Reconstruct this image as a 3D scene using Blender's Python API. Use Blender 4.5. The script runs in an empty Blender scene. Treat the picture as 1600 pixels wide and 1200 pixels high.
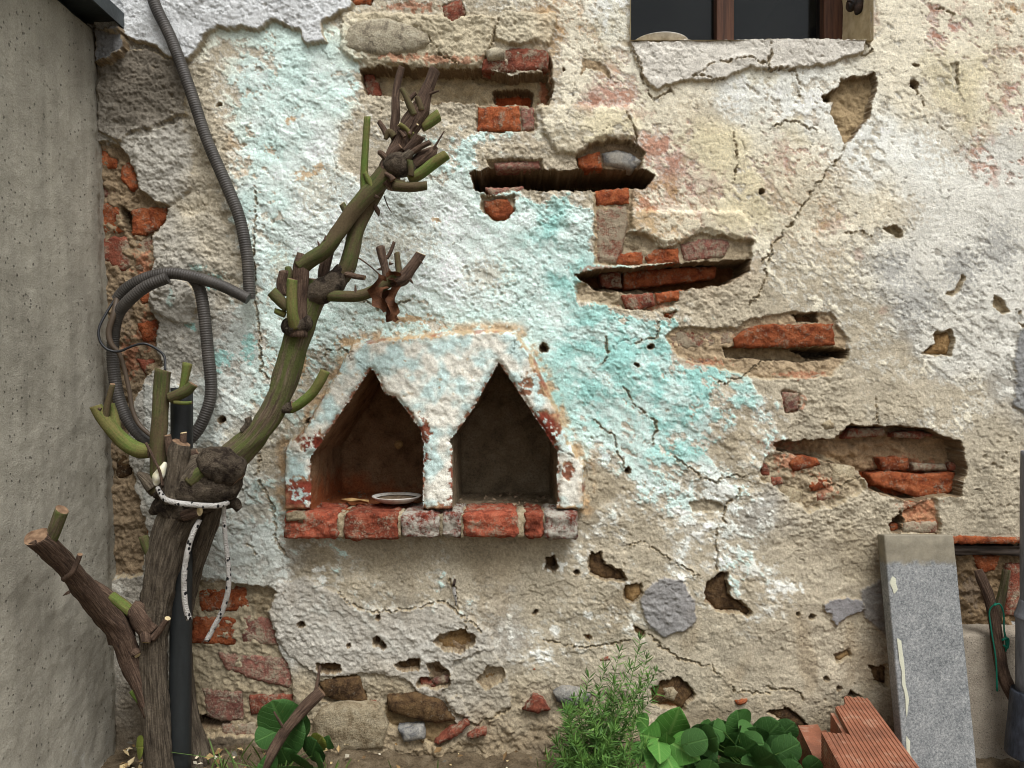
import bpy, bmesh, math, random
import numpy as np
from mathutils import Vector, Matrix, Quaternion
from mathutils.geometry import delaunay_2d_cdt

# ------------------------------------------------------------------ camera, sky, sun, exposure
S = 0.0013            # metres of wall per photo pixel
D = 1.5625            # camera to wall plane
CZ = 0.744            # camera height
SC = bpy.context.scene
COL = SC.collection
cam_data = bpy.data.cameras.new('camera')
cam_data.sensor_width = 36.0
cam_data.lens = 18.0 / (800 * S / D)
cam_data.clip_start = 0.05
cam_data.clip_end = 300
cam = bpy.data.objects.new('camera', cam_data)
COL.objects.link(cam)
cam.location = (0, -D, CZ)
cam.rotation_euler = (math.radians(90), 0, 0)
SC.camera = cam

SUN_EL, SUN_AZ = math.radians(60), math.radians(24)      # azimuth: from behind the camera, a little to the right
world = bpy.data.worlds.new('World')
SC.world = world
world.use_nodes = True
wn = world.node_tree
wn.nodes.clear()
w_out = wn.nodes.new('ShaderNodeOutputWorld')
w_bg = wn.nodes.new('ShaderNodeBackground')
w_hs = wn.nodes.new('ShaderNodeHueSaturation')
w_sky = wn.nodes.new('ShaderNodeTexSky')
w_sky.sky_type = 'NISHITA'
w_sky.sun_disc = False
w_sky.sun_elevation = SUN_EL
w_sky.sun_rotation = math.pi - SUN_AZ
w_sky.air_density = 1.0
w_sky.dust_density = 3.0
w_hs.inputs['Saturation'].default_value = 0.06          # overcast: nearly grey
w_bg.inputs['Strength'].default_value = 0.07
wn.links.new(w_sky.outputs[0], w_hs.inputs['Color'])
wn.links.new(w_hs.outputs[0], w_bg.inputs['Color'])
wn.links.new(w_bg.outputs[0], w_out.inputs['Surface'])

sun_data = bpy.data.lights.new('sun', 'SUN')
sun_data.energy = 1.5
sun_data.angle = math.radians(32)
sun_data.color = (1.0, 0.985, 0.965)
sun = bpy.data.objects.new('sun', sun_data)
COL.objects.link(sun)
sd = Vector((math.sin(SUN_AZ) * math.cos(SUN_EL), -math.cos(SUN_AZ) * math.cos(SUN_EL), math.sin(SUN_EL)))
sun.rotation_euler = sd.to_track_quat('Z', 'Y').to_euler()

SC.view_settings.view_transform = 'Standard'
SC.view_settings.look = 'None'
SC.view_settings.gamma = 1.0
SC.view_settings.use_curve_mapping = False
SC.view_settings.exposure = 1.1
SC.cycles.use_denoising = True
SC.cycles.denoising_prefilter = 'ACCURATE'
SC.cycles.filter_width = 1.05
SC.cycles.max_bounces = 6
SC.cycles.diffuse_bounces = 4

# ------------------------------------------------------------------ helpers
def P(px, py, out=0.0):
    """photo pixel -> world point standing `out` metres proud of the wall plane"""
    k = S * (D - out) / D
    return Vector(((px - 800) * k, -out, CZ - (py - 600) * k))

def W(pts, out):
    """pixel outline of something standing `out` proud -> wall-plane pixels"""
    k = (D - out) / D
    return [(800 + (x - 800) * k, 600 + (y - 600) * k) for x, y in pts]

def lin(*c):
    return tuple((v / 255 / 12.92 if v / 255 < .04045 else ((v / 255 + .055) / 1.055) ** 2.4) for v in c)

def smooth(a, b, x):
    t = np.clip((x - a) / (b - a), 0, 1)
    return t * t * (3 - 2 * t)

_rng = np.random.RandomState(7)
_PERM = np.concatenate([_rng.permutation(256)] * 3).astype(np.int32)
_ANG = _rng.rand(256) * 2 * np.pi
_GX, _GY = np.cos(_ANG).astype(np.float32), np.sin(_ANG).astype(np.float32)

def pn(x, y, seed=0):
    """2D gradient noise, about -1..1"""
    x = np.asarray(x, np.float32) + seed * 37.17
    y = np.asarray(y, np.float32) + seed * 91.73
    x0 = np.floor(x); y0 = np.floor(y)
    fx = x - x0; fy = y - y0
    xi = x0.astype(np.int32) & 255; yi = y0.astype(np.int32) & 255
    u = fx * fx * fx * (fx * (fx * 6 - 15) + 10); v = fy * fy * fy * (fy * (fy * 6 - 15) + 10)
    def g(dx, dy):
        h = _PERM[_PERM[xi + dx] + yi + dy]
        return _GX[h] * (fx - dx) + _GY[h] * (fy - dy)
    a = g(0, 0); b = g(1, 0); c = g(0, 1); d = g(1, 1)
    ab = a + u * (b - a); cd = c + u * (d - c)
    return (ab + v * (cd - ab)) * 1.5

def fbm(x, y, seed=0, oct=4, gain=.5):
    r = 0; a = 1; t = 0
    for i in range(oct):
        r = r + a * pn(x, y, seed + i * 3)
        t += a; a *= gain
        x, y = 1.58 * x + 1.19 * y, 1.58 * y - 1.19 * x        # twice as fine and turned, so no lattice shows
    return r / t * 1.4

def cell(x, y, seed=0):
    """distance to nearest scattered point (cells of size 1), and that cell's random value"""
    x = np.asarray(x, np.float32); y = np.asarray(y, np.float32)
    x0 = np.floor(x).astype(np.int32); y0 = np.floor(y).astype(np.int32)
    best = np.full(x.shape, 9.0, np.float32); val = np.zeros(x.shape, np.float32)
    for dx in (-1, 0, 1):
        for dy in (-1, 0, 1):
            cx = x0 + dx; cy = y0 + dy
            h = _PERM[_PERM[(cx + seed * 13) & 255] + (cy & 255)]
            h2 = _PERM[h + 57]; h3 = _PERM[h + 131]
            d = np.hypot(cx + h / 255. - x, cy + h2 / 255. - y)
            m = d < best
            best = np.where(m, d, best); val = np.where(m, h3 / 255., val)
    return best, val

def sdf(poly, x, y):
    """signed distance to a closed polygon (negative inside)"""
    p = np.asarray(poly, np.float32)
    d2 = np.full(x.shape, 1e12, np.float32); ins = np.zeros(x.shape, bool)
    n = len(p)
    for i in range(n):
        ax, ay = p[i]; bx, by = p[(i + 1) % n]
        ex, ey = bx - ax, by - ay
        t = np.clip(((x - ax) * ex + (y - ay) * ey) / (ex * ex + ey * ey + 1e-9), 0, 1)
        d2 = np.minimum(d2, (x - ax - t * ex) ** 2 + (y - ay - t * ey) ** 2)
        if ay != by:
            c = (ay > y) != (by > y)
            ins ^= c & (x < ex * (y - ay) / (by - ay) + ax)
    d = np.sqrt(d2)
    return np.where(ins, -d, d)

def linedist(pts, x, y):
    d2 = np.full(x.shape, 1e12, np.float32)
    for (ax, ay), (bx, by) in zip(pts[:-1], pts[1:]):
        ex, ey = bx - ax, by - ay
        t = np.clip(((x - ax) * ex + (y - ay) * ey) / (ex * ex + ey * ey + 1e-9), 0, 1)
        d2 = np.minimum(d2, (x - ax - t * ex) ** 2 + (y - ay - t * ey) ** 2)
    return np.sqrt(d2)

def mesh_obj(name, verts, faces, mat=None, parent=None, shade=True):
    me = bpy.data.meshes.new(name)
    me.from_pydata([tuple(v) for v in verts], [], [tuple(f) for f in faces])
    if shade:
        me.polygons.foreach_set('use_smooth', [True] * len(me.polygons))
    me.update()
    o = bpy.data.objects.new(name, me)
    COL.objects.link(o)
    if mat: me.materials.append(mat)
    if parent: o.parent = parent
    return o

def empty(name, loc=(0, 0, 0)):
    o = bpy.data.objects.new(name, None)
    COL.objects.link(o)
    o.empty_display_size = .05
    o.location = loc
    return o

def tag(o, label=None, cat=None, group=None, kind=None):
    if label: o['label'] = label
    if cat: o['category'] = cat
    if group: o['group'] = group
    if kind: o['kind'] = kind
    return o

def adopt(o, parent):
    """parent without moving (meshes are written in world coordinates)"""
    o.parent = parent
    o.matrix_parent_inverse = Matrix.Translation(parent.location).inverted() if not parent.parent else Matrix.Identity(4)
    return o

class NT:
    """tiny node-tree writer"""
    def __init__(s, name, rough=.9, spec=.2):
        s.m = bpy.data.materials.new(name); s.m.use_nodes = True
        s.t = s.m.node_tree; s.b = s.t.nodes['Principled BSDF']
        s.b.inputs['Roughness'].default_value = rough
        s.b.inputs['Specular IOR Level'].default_value = spec
        s._co = None
    def n(s, typ, **kw):
        q = s.t.nodes.new(typ)
        for k, v in kw.items():
            if k in q.bl_rna.properties and k not in q.inputs: setattr(q, k, v)
            else: s.put(q.inputs[k], v)
        return q
    def put(s, sock, v):
        if isinstance(v, bpy.types.NodeSocket): s.t.links.new(v, sock)
        elif isinstance(v, bpy.types.Node): s.t.links.new(v.outputs[0], sock)
        elif isinstance(v, (tuple, list)) and len(v) == 3 and sock.type == 'RGBA': sock.default_value = (*v, 1)
        else: sock.default_value = v
    def co(s, kind='Object'):
        if s._co is None: s._co = s.t.nodes.new('ShaderNodeTexCoord')
        return s._co.outputs[kind]
    def mapped(s, scale=(1, 1, 1), kind='Object', rot=(0, 0, 0)):
        q = s.t.nodes.new('ShaderNodeMapping')
        s.t.links.new(s.co(kind), q.inputs['Vector'])
        q.inputs['Scale'].default_value = scale; q.inputs['Rotation'].default_value = rot
        return q.outputs[0]
    def noise(s, scale, detail=4, rough=.55, vec=None, dist=0):
        q = s.t.nodes.new('ShaderNodeTexNoise')
        q.inputs['Scale'].default_value = scale; q.inputs['Detail'].default_value = detail
        q.inputs['Roughness'].default_value = rough; q.inputs['Distortion'].default_value = dist
        s.t.links.new(vec or s.co(), q.inputs['Vector'])
        return q.outputs['Fac']
    def voro(s, scale, vec=None, feature='F1'):
        q = s.t.nodes.new('ShaderNodeTexVoronoi'); q.feature = feature
        q.inputs['Scale'].default_value = scale
        s.t.links.new(vec or s.co(), q.inputs['Vector'])
        return q.outputs['Distance']
    def ramp(s, fac, stops):
        q = s.t.nodes.new('ShaderNodeValToRGB')
        e = q.color_ramp.elements
        while len(e) < len(stops): e.new(.5)
        for el, (p, c) in zip(e, stops):
            el.position = p
            el.color = (*c, 1) if isinstance(c, tuple) else (c, c, c, 1)
        s.t.links.new(fac, q.inputs[0])
        return q.outputs[0]
    def mix(s, fac, a, b, mode='MIX'):
        q = s.t.nodes.new('ShaderNodeMix'); q.data_type = 'RGBA'; q.blend_type = mode
        s.put(q.inputs[0], fac); s.put(q.inputs[6], a); s.put(q.inputs[7], b)
        return q.outputs[2]
    def math(s, op, a, b=0.0):
        q = s.t.nodes.new('ShaderNodeMath'); q.operation = op
        s.put(q.inputs[0], a); s.put(q.inputs[1], b)
        return q.outputs[0]
    def bump(s, h, dist=.001, strength=1.0, prev=None):
        q = s.t.nodes.new('ShaderNodeBump')
        q.inputs['Strength'].default_value = strength; q.inputs['Distance'].default_value = dist
        s.t.links.new(h, q.inputs['Height'])
        if prev: s.t.links.new(prev, q.inputs['Normal'])
        return q.outputs[0]
    def done(s, col=None, normal=None, rough=None):
        if col is not None: s.put(s.b.inputs['Base Color'], col)
        if normal is not None: s.put(s.b.inputs['Normal'], normal)
        if rough is not None: s.put(s.b.inputs['Roughness'], rough)
        return s.m

# ------------------------------------------------------------------ materials
def mat_plaster():
    q = NT('plaster_surface', .93, .12)
    a = q.t.nodes.new('ShaderNodeAttribute'); a.attribute_name = 'albedo'
    n1 = q.noise(520, 3, .7); n2 = q.noise(130, 4, .6)
    v = q.ramp(n1, [(.28, .62), (.5, 1.0), (.75, 1.28)])
    v2 = q.ramp(n2, [(.3, .84), (.5, 1.0), (.7, 1.12)])
    c = q.mix(1.0, q.mix(1.0, a.outputs['Color'], v, 'MULTIPLY'), v2, 'MULTIPLY')
    h = q.math('ADD', q.noise(420, 4, .7), q.math('MULTIPLY', q.noise(1100, 2), .4))
    return q.done(c, q.bump(h, .0017, .8))

def mat_brick(name, c1, c2, c3, smear=0.0, rough_bump=1.0, smear_col=lin(182, 170, 146)):
    q = NT(name, .93, .12)
    inf = q.t.nodes.new('ShaderNodeObjectInfo')
    n = q.noise(42, 7, .68, dist=.6)
    c = q.ramp(n, [(.28, tuple(v * .6 for v in c2)), (.40, c2), (.52, c1), (.74, c3)])
    f = q.noise(280, 4, .75)
    c = q.mix(1.0, c, q.ramp(f, [(.3, .58), (.5, 1.0), (.74, 1.3)]), 'MULTIPLY')
    rnd = q.math('MULTIPLY_ADD', inf.outputs['Random'], .4)
    q.t.nodes[-1].inputs[2].default_value = .78
    c = q.mix(1.0, c, rnd, 'MULTIPLY')
    # pale mortar dust, broken up finely
    s_ = q.math('ADD', q.math('MULTIPLY', q.noise(30, 5, .7), .55), q.math('MULTIPLY', q.noise(150, 5, .75), .45))
    sm = max(smear, .06)
    m = q.ramp(s_, [(.60 - .22 * sm, 0.0), (.72 - .22 * sm, .92)])
    c = q.mix(m, c, q.mix(f, tuple(v * .62 for v in smear_col), smear_col))
    h = q.math('ADD', q.noise(120, 6, .68), q.math('MULTIPLY', q.noise(520, 3, .7), .45))
    h = q.math('ADD', h, q.math('MULTIPLY', m, .25))
    return q.done(c, q.bump(h, .0055 * rough_bump, .95))

M = {}
M['plaster'] = mat_plaster()
M['brick_orange'] = mat_brick('fired_clay_orange', lin(170, 94, 58), lin(134, 70, 46), lin(188, 122, 86), .34, 1.5)
M['brick_red'] = mat_brick('fired_clay_red', lin(142, 80, 62), lin(110, 62, 50), lin(158, 102, 82), .5)
M['brick_dull'] = mat_brick('fired_clay_dull', lin(142, 94, 82), lin(114, 76, 68), lin(160, 122, 106), .62)
M['brick_pale'] = mat_brick('mortared_clay', lin(148, 96, 78), lin(128, 76, 62), lin(164, 124, 102), .9)
M['stone_brown'] = mat_brick('brown_stone', lin(100, 78, 54), lin(66, 50, 36), lin(128, 104, 72), .12)
M['stone_ochre'] = mat_brick('ochre_stone', lin(148, 120, 82), lin(118, 92, 60), lin(164, 138, 100), .1, .6)
M['stone_grey'] = mat_brick('grey_stone', lin(150, 148, 142), lin(110, 110, 110), lin(178, 172, 160), .2, .8)
M['stone_beige'] = mat_brick('beige_stone', lin(190, 180, 156), lin(150, 140, 122), lin(205, 198, 178), .3, .9)
M['mortar'] = mat_brick('lime_mortar', lin(178, 164, 136), lin(146, 130, 104), lin(196, 184, 160), 0, 1.3)
# ------------------------------------------------------------------ the old wall: one relief sheet, cut into its parts
wall = tag(empty('old_wall', (0, .15, 0)), 'old plastered brick wall with peeling turquoise paint and exposed bricks', 'wall', kind='thing')

STEP = 1.55
gx = np.concatenate([np.arange(-260, 140, 14), np.arange(140, 1622, STEP), np.arange(1624, 1960, 3.2)]).astype(np.float32)
gy = np.concatenate([np.arange(-400, -12, 3.6), np.arange(-12, 1196, STEP), np.arange(1200, 1290, 10)]).astype(np.float32)
X, Y = np.meshgrid(gx, gy)
NY, NX = X.shape

wx = X + 5.0 * fbm(X / 26, Y / 26, 1, 4) + 1.6 * pn(X / 4.2, Y / 4.2, 2)
wy = Y + 5.0 * fbm(X / 26, Y / 26, 11, 4) + 1.6 * pn(X / 4.2, Y / 4.2, 12)
sx = X + 5.0 * fbm(X / 24, Y / 24, 3, 5, .62) + .8 * pn(X / 3.5, Y / 3.5, 4); sy = Y + 5.0 * fbm(X / 24, Y / 24, 13, 5, .62) + .8 * pn(X / 3.5, Y / 3.5, 14)
nx_ = X + 1.6 * fbm(X / 14, Y / 14, 3, 3); ny_ = Y + 1.6 * fbm(X / 14, Y / 14, 13, 3)      # calmer warp for crisp edges

def local(poly, pad=30):
    p = np.asarray(poly)
    i0, i1 = np.searchsorted(gx, [p[:, 0].min() - pad, p[:, 0].max() + pad])
    j0, j1 = np.searchsorted(gy, [p[:, 1].min() - pad, p[:, 1].max() + pad])
    return slice(j0, j1), slice(i0, i1)

def psd(poly, pad=30, calm=False):
    sl = local(poly, pad)
    return sl, sdf(poly, (sx if calm else wx)[sl], (sy if calm else wy)[sl])

# --- control points: x, y, cover of the top coat, top coat colour, undercoat colour
PAL = dict(W=lin(234, 235, 227), V=lin(228, 238, 232), C=lin(207, 230, 223), A=lin(206, 212, 205), T=lin(160, 210, 203), K=lin(229, 221, 199), Y=lin(222, 211, 178),
           G=lin(200, 198, 190), B=lin(220, 218, 208), P=lin(205, 176, 158), R=lin(150, 70, 48),
           t=lin(181, 171, 150), d=lin(162, 151, 129), g=lin(166, 162, 152), o=lin(190, 160, 122), p=lin(178, 134, 114), e=lin(112, 104, 92))
CP = '''200,30,.3,G,e 600,30,.35,K,t 700,40,.4,K,t 800,40,.5,K,t 900,40,.6,K,o 960,30,.55,W,t 1400,40,.65,K,t 1500,40,.6,K,p 1590,40,.6,K,o
230,130,.1,G,e 320,130,.4,K,t 395,130,.62,C,t 470,120,.85,C,t 450,190,.9,C,t 540,140,.78,C,t 600,150,.2,K,t 700,140,.3,K,t 900,130,.6,K,t 950,150,.3,K,p 1050,150,.7,K,t 1150,150,.75,W,t 1250,170,.6,W,t 1420,150,.7,K,t 1500,140,.65,Y,t 1590,150,.6,K,p
230,230,.3,G,g 260,270,.5,G,g 330,230,.35,K,t 420,230,.72,C,o 500,230,.95,V,t 560,230,.15,K,t 640,200,.2,K,t 700,230,.5,C,t 735,225,.6,C,t 880,200,.6,K,t 950,200,.75,Y,t 1050,240,.4,K,p 1120,230,.8,Y,t 1230,240,.6,K,p 1350,230,.65,W,t 1450,230,.65,W,g 1560,240,.6,B,p
310,330,.4,G,t 270,360,.4,G,g 400,330,.68,C,t 500,330,.97,V,t 600,330,.97,V,t 700,330,.95,V,t 800,340,.95,C,t 870,350,.97,T,t 910,360,.9,C,t 1040,330,.45,K,o 1100,310,.6,K,p 1170,300,.7,Y,t 1260,330,.5,K,o 1350,330,.65,K,t 1450,330,.8,B,g 1560,330,.75,B,g
280,430,.45,G,g 350,400,.4,G,t 420,430,.65,C,t 520,420,.97,V,t 620,420,.97,V,t 720,430,.96,V,t 820,430,.95,C,t 880,430,.92,T,t 1230,430,.35,K,t 1300,430,.4,K,t 1400,430,.65,B,g 1500,430,.6,B,g 1580,430,.6,B,g
280,530,.5,G,g 370,520,.65,A,g 430,520,.7,C,t 520,520,.65,C,t 620,500,.7,C,t 700,500,.75,C,t 760,490,.75,C,t 850,500,.9,C,t 900,530,.85,T,t 960,540,.88,T,t 1010,560,.86,T,t 1080,560,.5,T,t 1200,480,.15,K,t 1200,600,.1,K,t 1350,520,.25,K,t 1400,560,.25,K,t 1430,510,.5,B,g 1500,560,.6,B,g 1570,540,.6,B,g
220,620,.4,G,g 360,620,.55,A,g 430,610,.6,C,t 470,590,.35,C,t 930,620,.75,T,t 1020,630,.88,T,t 1070,610,.85,T,t 1110,640,.45,T,t 1180,620,.75,T,t 1200,660,.4,C,t 1250,620,.1,K,t 1400,620,.12,K,t 1500,620,.25,K,t 1580,600,.3,B,g
220,700,.5,A,g 360,700,.45,A,t 420,700,.2,K,t 930,690,.6,C,t 970,690,.65,C,t 1030,690,.78,T,t 1070,680,.6,T,t 1140,680,.15,C,d 1180,700,.25,C,t 1300,650,.08,K,t 1560,700,.06,K,t
210,780,.3,G,g 380,770,.5,A,g 420,780,.35,C,t 930,770,.05,K,d 1000,750,.55,C,t 1060,760,.6,C,t 1110,770,.6,W,t 1160,750,.35,C,t 1180,800,.3,W,g 1300,800,.06,K,t 1560,790,.04,K,t
350,850,.55,A,g 400,860,.6,A,g 500,880,.18,C,d 600,870,.12,C,d 750,870,.06,C,d 800,860,.05,K,d 950,830,.3,W,t 1010,860,.1,W,t 1090,820,.5,W,t 1150,890,.4,C,t 1250,860,.12,K,t 1340,870,.03,K,d
250,930,.3,G,g 460,920,.5,W,g 560,920,.2,C,t 700,910,.2,C,t 850,940,.1,W,t 930,930,.2,W,t 960,990,.25,W,t 1120,880,.35,W,t 1200,930,.25,W,t 1300,900,.05,K,t 1360,960,.02,K,d
450,1000,.4,G,g 550,1000,.45,G,g 650,1000,.35,W,g 780,1000,.25,W,g 850,1010,.35,W,t 950,1030,.08,K,t 1100,1010,.1,K,t 1250,1010,.05,K,t 1350,1000,.02,K,t
480,1090,.05,K,d 600,1090,.05,G,d 700,1080,.3,G,g 800,1080,.2,G,d 880,1040,.25,G,t 900,1120,.03,K,d 1000,1100,.05,K,t 1100,1100,.05,K,t 1200,1080,.05,K,t 1300,1080,.05,K,t 1400,1080,.02,K,t
300,1170,0,K,e 500,1170,0,K,d 700,1170,0,K,d 900,1180,0,K,e 1100,1190,0,K,e 1300,1180,0,K,d 1550,1000,0,K,d 1550,1150,0,K,g 1900,300,.6,B,g 1900,800,.1,K,t 1200,-200,.6,K,t 500,-200,.4,G,g'''
cps = [c.split(',') for c in CP.split()]
cq = np.array([[float(c[0]), float(c[1]), float(c[2]), *PAL[c[3]], *PAL[c[4]]] for c in cps], np.float32)
ax_ = np.arange(-300, 2081, 10, dtype=np.float32); ay_ = np.arange(-440, 1311, 10, dtype=np.float32)
AX, AY = np.meshgrid(ax_, ay_)
num = 0; den = 0
for r in cq:
    w_ = 1.0 / (((AX - r[0]) ** 2 + (AY - r[1]) ** 2) + 250) ** 1.9
    num = num + w_[..., None] * r[2:]; den = den + w_
CMAP = num / den[..., None]
def sample_map(x, y):
    u = np.clip((x + 300) / 10, 0, len(ax_) - 1.01); v = np.clip((y + 440) / 10, 0, len(ay_) - 1.01)
    i = u.astype(int); j = v.astype(int); fu = (u - i)[..., None]; fv = (v - j)[..., None]
    return (CMAP[j, i] * (1 - fu) + CMAP[j, i + 1] * fu) * (1 - fv) + (CMAP[j + 1, i] * (1 - fu) + CMAP[j + 1, i + 1] * fu) * fv
mp = sample_map(X + 34 * fbm(X / 70, Y / 70, 21, 4, .6), Y + 30 * fbm(X / 70, Y / 70, 31, 4, .6))
cover, top, under = mp[..., 0], mp[..., 1:4].copy(), mp[..., 4:7].copy()

# --- where the plaster is lumpy and where it is troweled smooth
lump = np.ones_like(X)
def soft(x0, x1, w=60): return smooth(x0 - w, x0 + w, X + 40 * fbm(X / 90, Y / 90, 44, 3)) * smooth(x1 + w, x1 - w, X)
def softy(y0, y1, w=60): return smooth(y0 - w, y0 + w, Y + 40 * fbm(X / 90, Y / 90, 45, 3)) * smooth(y1 + w, y1 - w, Y)
lump = 1 - .60 * soft(860, 3000) * softy(-900, 640)
lump = lump - .20 * soft(1330, 3000) * softy(-900, 520)
lump = lump - .2 * softy(800, 3000)
PAINT = [(362, 88), (480, 82), (562, 95), (548, 160), (560, 190), (548, 215), (570, 260), (700, 285), (722, 222), (745, 235), (735, 280), (760, 305), (835, 312), (925, 330), (928, 400), (905, 430),
         (898, 485), (1000, 500), (1075, 500), (1050, 560), (1090, 595), (1195, 598), (1215, 650), (1190, 770), (1080, 780), (950, 775), (915, 700), (880, 600), (830, 535), (700, 515), (560, 525),
         (500, 600), (440, 660), (425, 600), (395, 480), (365, 350), (345, 290), (372, 200)]
paint_sd = sdf(PAINT, wx, wy)
inpaint = smooth(14, -20, paint_sd)
lump = lump * (1 - inpaint) + .92 * inpaint
from_k = np.ones(1)
k1 = fbm(X / 30, Y / 30, 41, 3)

RN = np.random.RandomState(3).randn(*X.shape).astype(np.float32)
RN2 = np.random.RandomState(4).randn(*X.shape).astype(np.float32)
# --- base relief in millimetres
h = 7 * fbm(X / 260, Y / 260, 51, 3) + (1.2 + 1.8 * lump) * fbm(X / 75, Y / 75, 52, 3)
ridg = 1 - np.abs(fbm(X / 17 + .4 * k1, Y / 13, 53, 3)) * 2
act = .10 + .82 * smooth(-.55, .65, fbm(X / 85, Y / 70, 59, 3) + .4 * fbm(X / 25, Y / 20, 37, 3))                           # some stretches are rougher than others
def zone(poly, w=26):
    return smooth(w, -w, sdf(poly, X + 12 * fbm(X / 40, Y / 40, 46, 3), Y + 12 * fbm(X / 40, Y / 40, 47, 3)))
rub = np.zeros_like(X)
for zp in ([(560, 10), (870, 10), (870, 110), (850, 215), (740, 215), (560, 165)], [(740, 205), (1010, 215), (1010, 330), (930, 400), (740, 330)], [(900, 435), (1185, 420), (1190, 545), (1040, 550), (900, 480)], [(1215, 570), (1320, 580), (1340, 690), (1225, 690)],
           [(1195, 690), (1480, 780), (1480, 850), (1230, 850), (1190, 770)], [(155, 80), (330, 100), (400, 400), (330, 560), (240, 620), (155, 600)], [(190, 620), (260, 620), (300, 900), (190, 1160)], [(460, 1040), (1000, 1060), (1000, 1200), (460, 1200)]):
    rub = np.maximum(rub, zone(zp))
sm_ = smooth(.05, .5, fbm(X / 140, Y / 110, 33, 4))                                     # trowelled skins that stayed smooth
lump = lump * (1 - .75 * sm_)
bil = np.abs(fbm(X / 11 + .3 * k1, Y / 9, 48, 4, .55))
bil2 = np.abs(pn(X / 5 + .5 * k1, Y / 4.4, 49))
h += lump * act * (.9 * ridg + 1.3 * fbm(X / 24, Y / 19, 54, 3) + 2.2 * bil + .6 * bil2 + .55 * fbm(X / 6.5, Y / 5.5, 55, 2)) + (.16 + .16 * lump) * RN
h += rub * (4.2 * fbm(X / 30, Y / 22, 42, 4, .6) + 3.4 * np.abs(fbm(X / 15, Y / 12, 43, 4, .6)) + 1.0 * pn(X / 4, Y / 4, 40))
cover = cover * (1 - .72 * rub * (1 - inpaint))
tn = fbm(X / 120, Y / 95, 36, 6, .58)
lev = 0
for th_ in (-.42, -.12, .2, .5): lev = lev + smooth(th_ - .012, th_ + .012, tn)
h += (.55 + 1.15 * np.clip(lump, 0, 1)) * lev + 2.2 * inpaint * fbm((X * .8 + Y * .6) / 60, (Y * .8 - X * .6) / 20, 35, 3, .5)
tr = fbm(X / 46 + 1.5 * fbm(X / 120, Y / 120, 58, 2), Y / 9, 57, 3)                      # trowel drag, mostly sideways
h += .45 * tr * (.5 + .5 * np.maximum(softy(780, 3000), soft(860, 3000)))
# pits
pd, pv = cell(X / 13, Y / 13, 3)
pit = smooth(.26, .12, pd + .12 * pn(X / 3, Y / 3, 39)) * (pv > np.where(inpaint > .5, .74, .86))
h -= pit * lump * act * 4.6
pd2, pv2 = cell(X / 5.2, Y / 5.2, 9)
pit2 = smooth(.42, .15, pd2) * (pv2 > .72)
h -= pit2 * (.3 + lump) * (.25 + act) * .6

# --- top coat, broken by flaking
stk = fbm((X * .75 + Y * .66) / 30, (Y * .75 - X * .66) / 9, 34, 4, .6)
u_ = .5 + .5 * np.tanh(1.15 * (.8 * fbm(X / 52, Y / 44, 61, 5, .62) + .6 * fbm(X / 15, Y / 13, 62, 4, .62) + .55 * stk + .05 * RN2))
coat = smooth(-.028, .028, cover - u_ * .98)
h += coat * 1.5
cl_ = smooth(-.35, .45, fbm(X / 46, Y / 40, 68, 4, .6) + .45 * fbm(X / 9, Y / 8, 69, 3)) * inpaint * .62
top = top * (1 - cl_[..., None]) + np.array(PAL['V']) * cl_[..., None]
tone = 1 + .10 * fbm(X / 40, Y / 40, 64, 4) + .07 * pn(X / 5, Y / 5, 65) + .035 * RN2
utone = .95 + .045 * lev + .20 * fbm(X / 34, Y / 30, 66, 4) + .24 * fbm(X / 4, Y / 4, 67, 2) + .07 * RN2
col = under * utone[..., None] * (1 - coat[..., None]) + top * tone[..., None] * coat[..., None]
# older white limewash showing between coat and render
wash = smooth(.10, .0, np.abs(cover - u_ * .98 + .10)) * .55 * smooth(.08, .25, cover)
col = col * (1 - wash[..., None]) + np.array(PAL['W']) * .95 * wash[..., None]

def tint(poly_or_blobs, color, soft=10, amt=1.0, thr=.0, sc=16, seed=70):
    """a stained patch: broken blobs of colour"""
    for (cx, cy, rx, ry) in poly_or_blobs:
        sl = local([(cx - rx, cy - ry), (cx + rx, cy + ry)], max(rx, ry) * .5)
        d = np.hypot((wx[sl] - cx) / rx, (wy[sl] - cy) / ry)
        n = fbm(X[sl] / sc, Y[sl] / sc, seed + int(cx) % 17, 4, .65)
        m = smooth(-.08, .12, (1 - d) * .9 + n * .75 - .25 - thr) * amt
        col[sl] = col[sl] * (1 - m[..., None]) + np.array(color) * m[..., None] * tone[sl][..., None]
PK = lin(176, 112, 92); PK2 = lin(184, 152, 136)
tint([(950, 150, 60, 26), (1000, 180, 40, 16), (1060, 270, 60, 70), (1110, 290, 40, 40), (1040, 320, 40, 20), (1020, 60, 30, 20), (930, 140, 30, 14)], PK2, thr=.2, amt=.42, sc=9)
tint([(1555, 275, 12, 40), (1545, 210, 18, 30), (1590, 75, 14, 10), (1565, 50, 18, 16), (1220, 240, 26, 50), (1200, 290, 16, 24), (1365, 30, 14, 30), (1340, 400, 16, 14), (1300, 350, 40, 20), (1380, 485, 14, 10), (1500, 12, 24, 10)], PK2, thr=.18, amt=.42, sc=8)
tint([(1110, 230, 70, 30), (960, 40, 40, 50), (930, 190, 40, 16), (1490, 130, 40, 40), (1530, 190, 40, 40), (1460, 100, 30, 30), (1240, 205, 30, 30), (1120, 320, 60, 30), (1180, 120, 40, 20)], lin(212, 202, 170), amt=.4, sc=20)
tint([(480, 275, 24, 10), (455, 190, 12, 8), (500, 265, 14, 8), (640, 500, 60, 10), (545, 535, 30, 14), (470, 560, 14, 40), (680, 345, 10, 8)], PAL['o'], thr=.1, amt=.9, sc=8)
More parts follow.
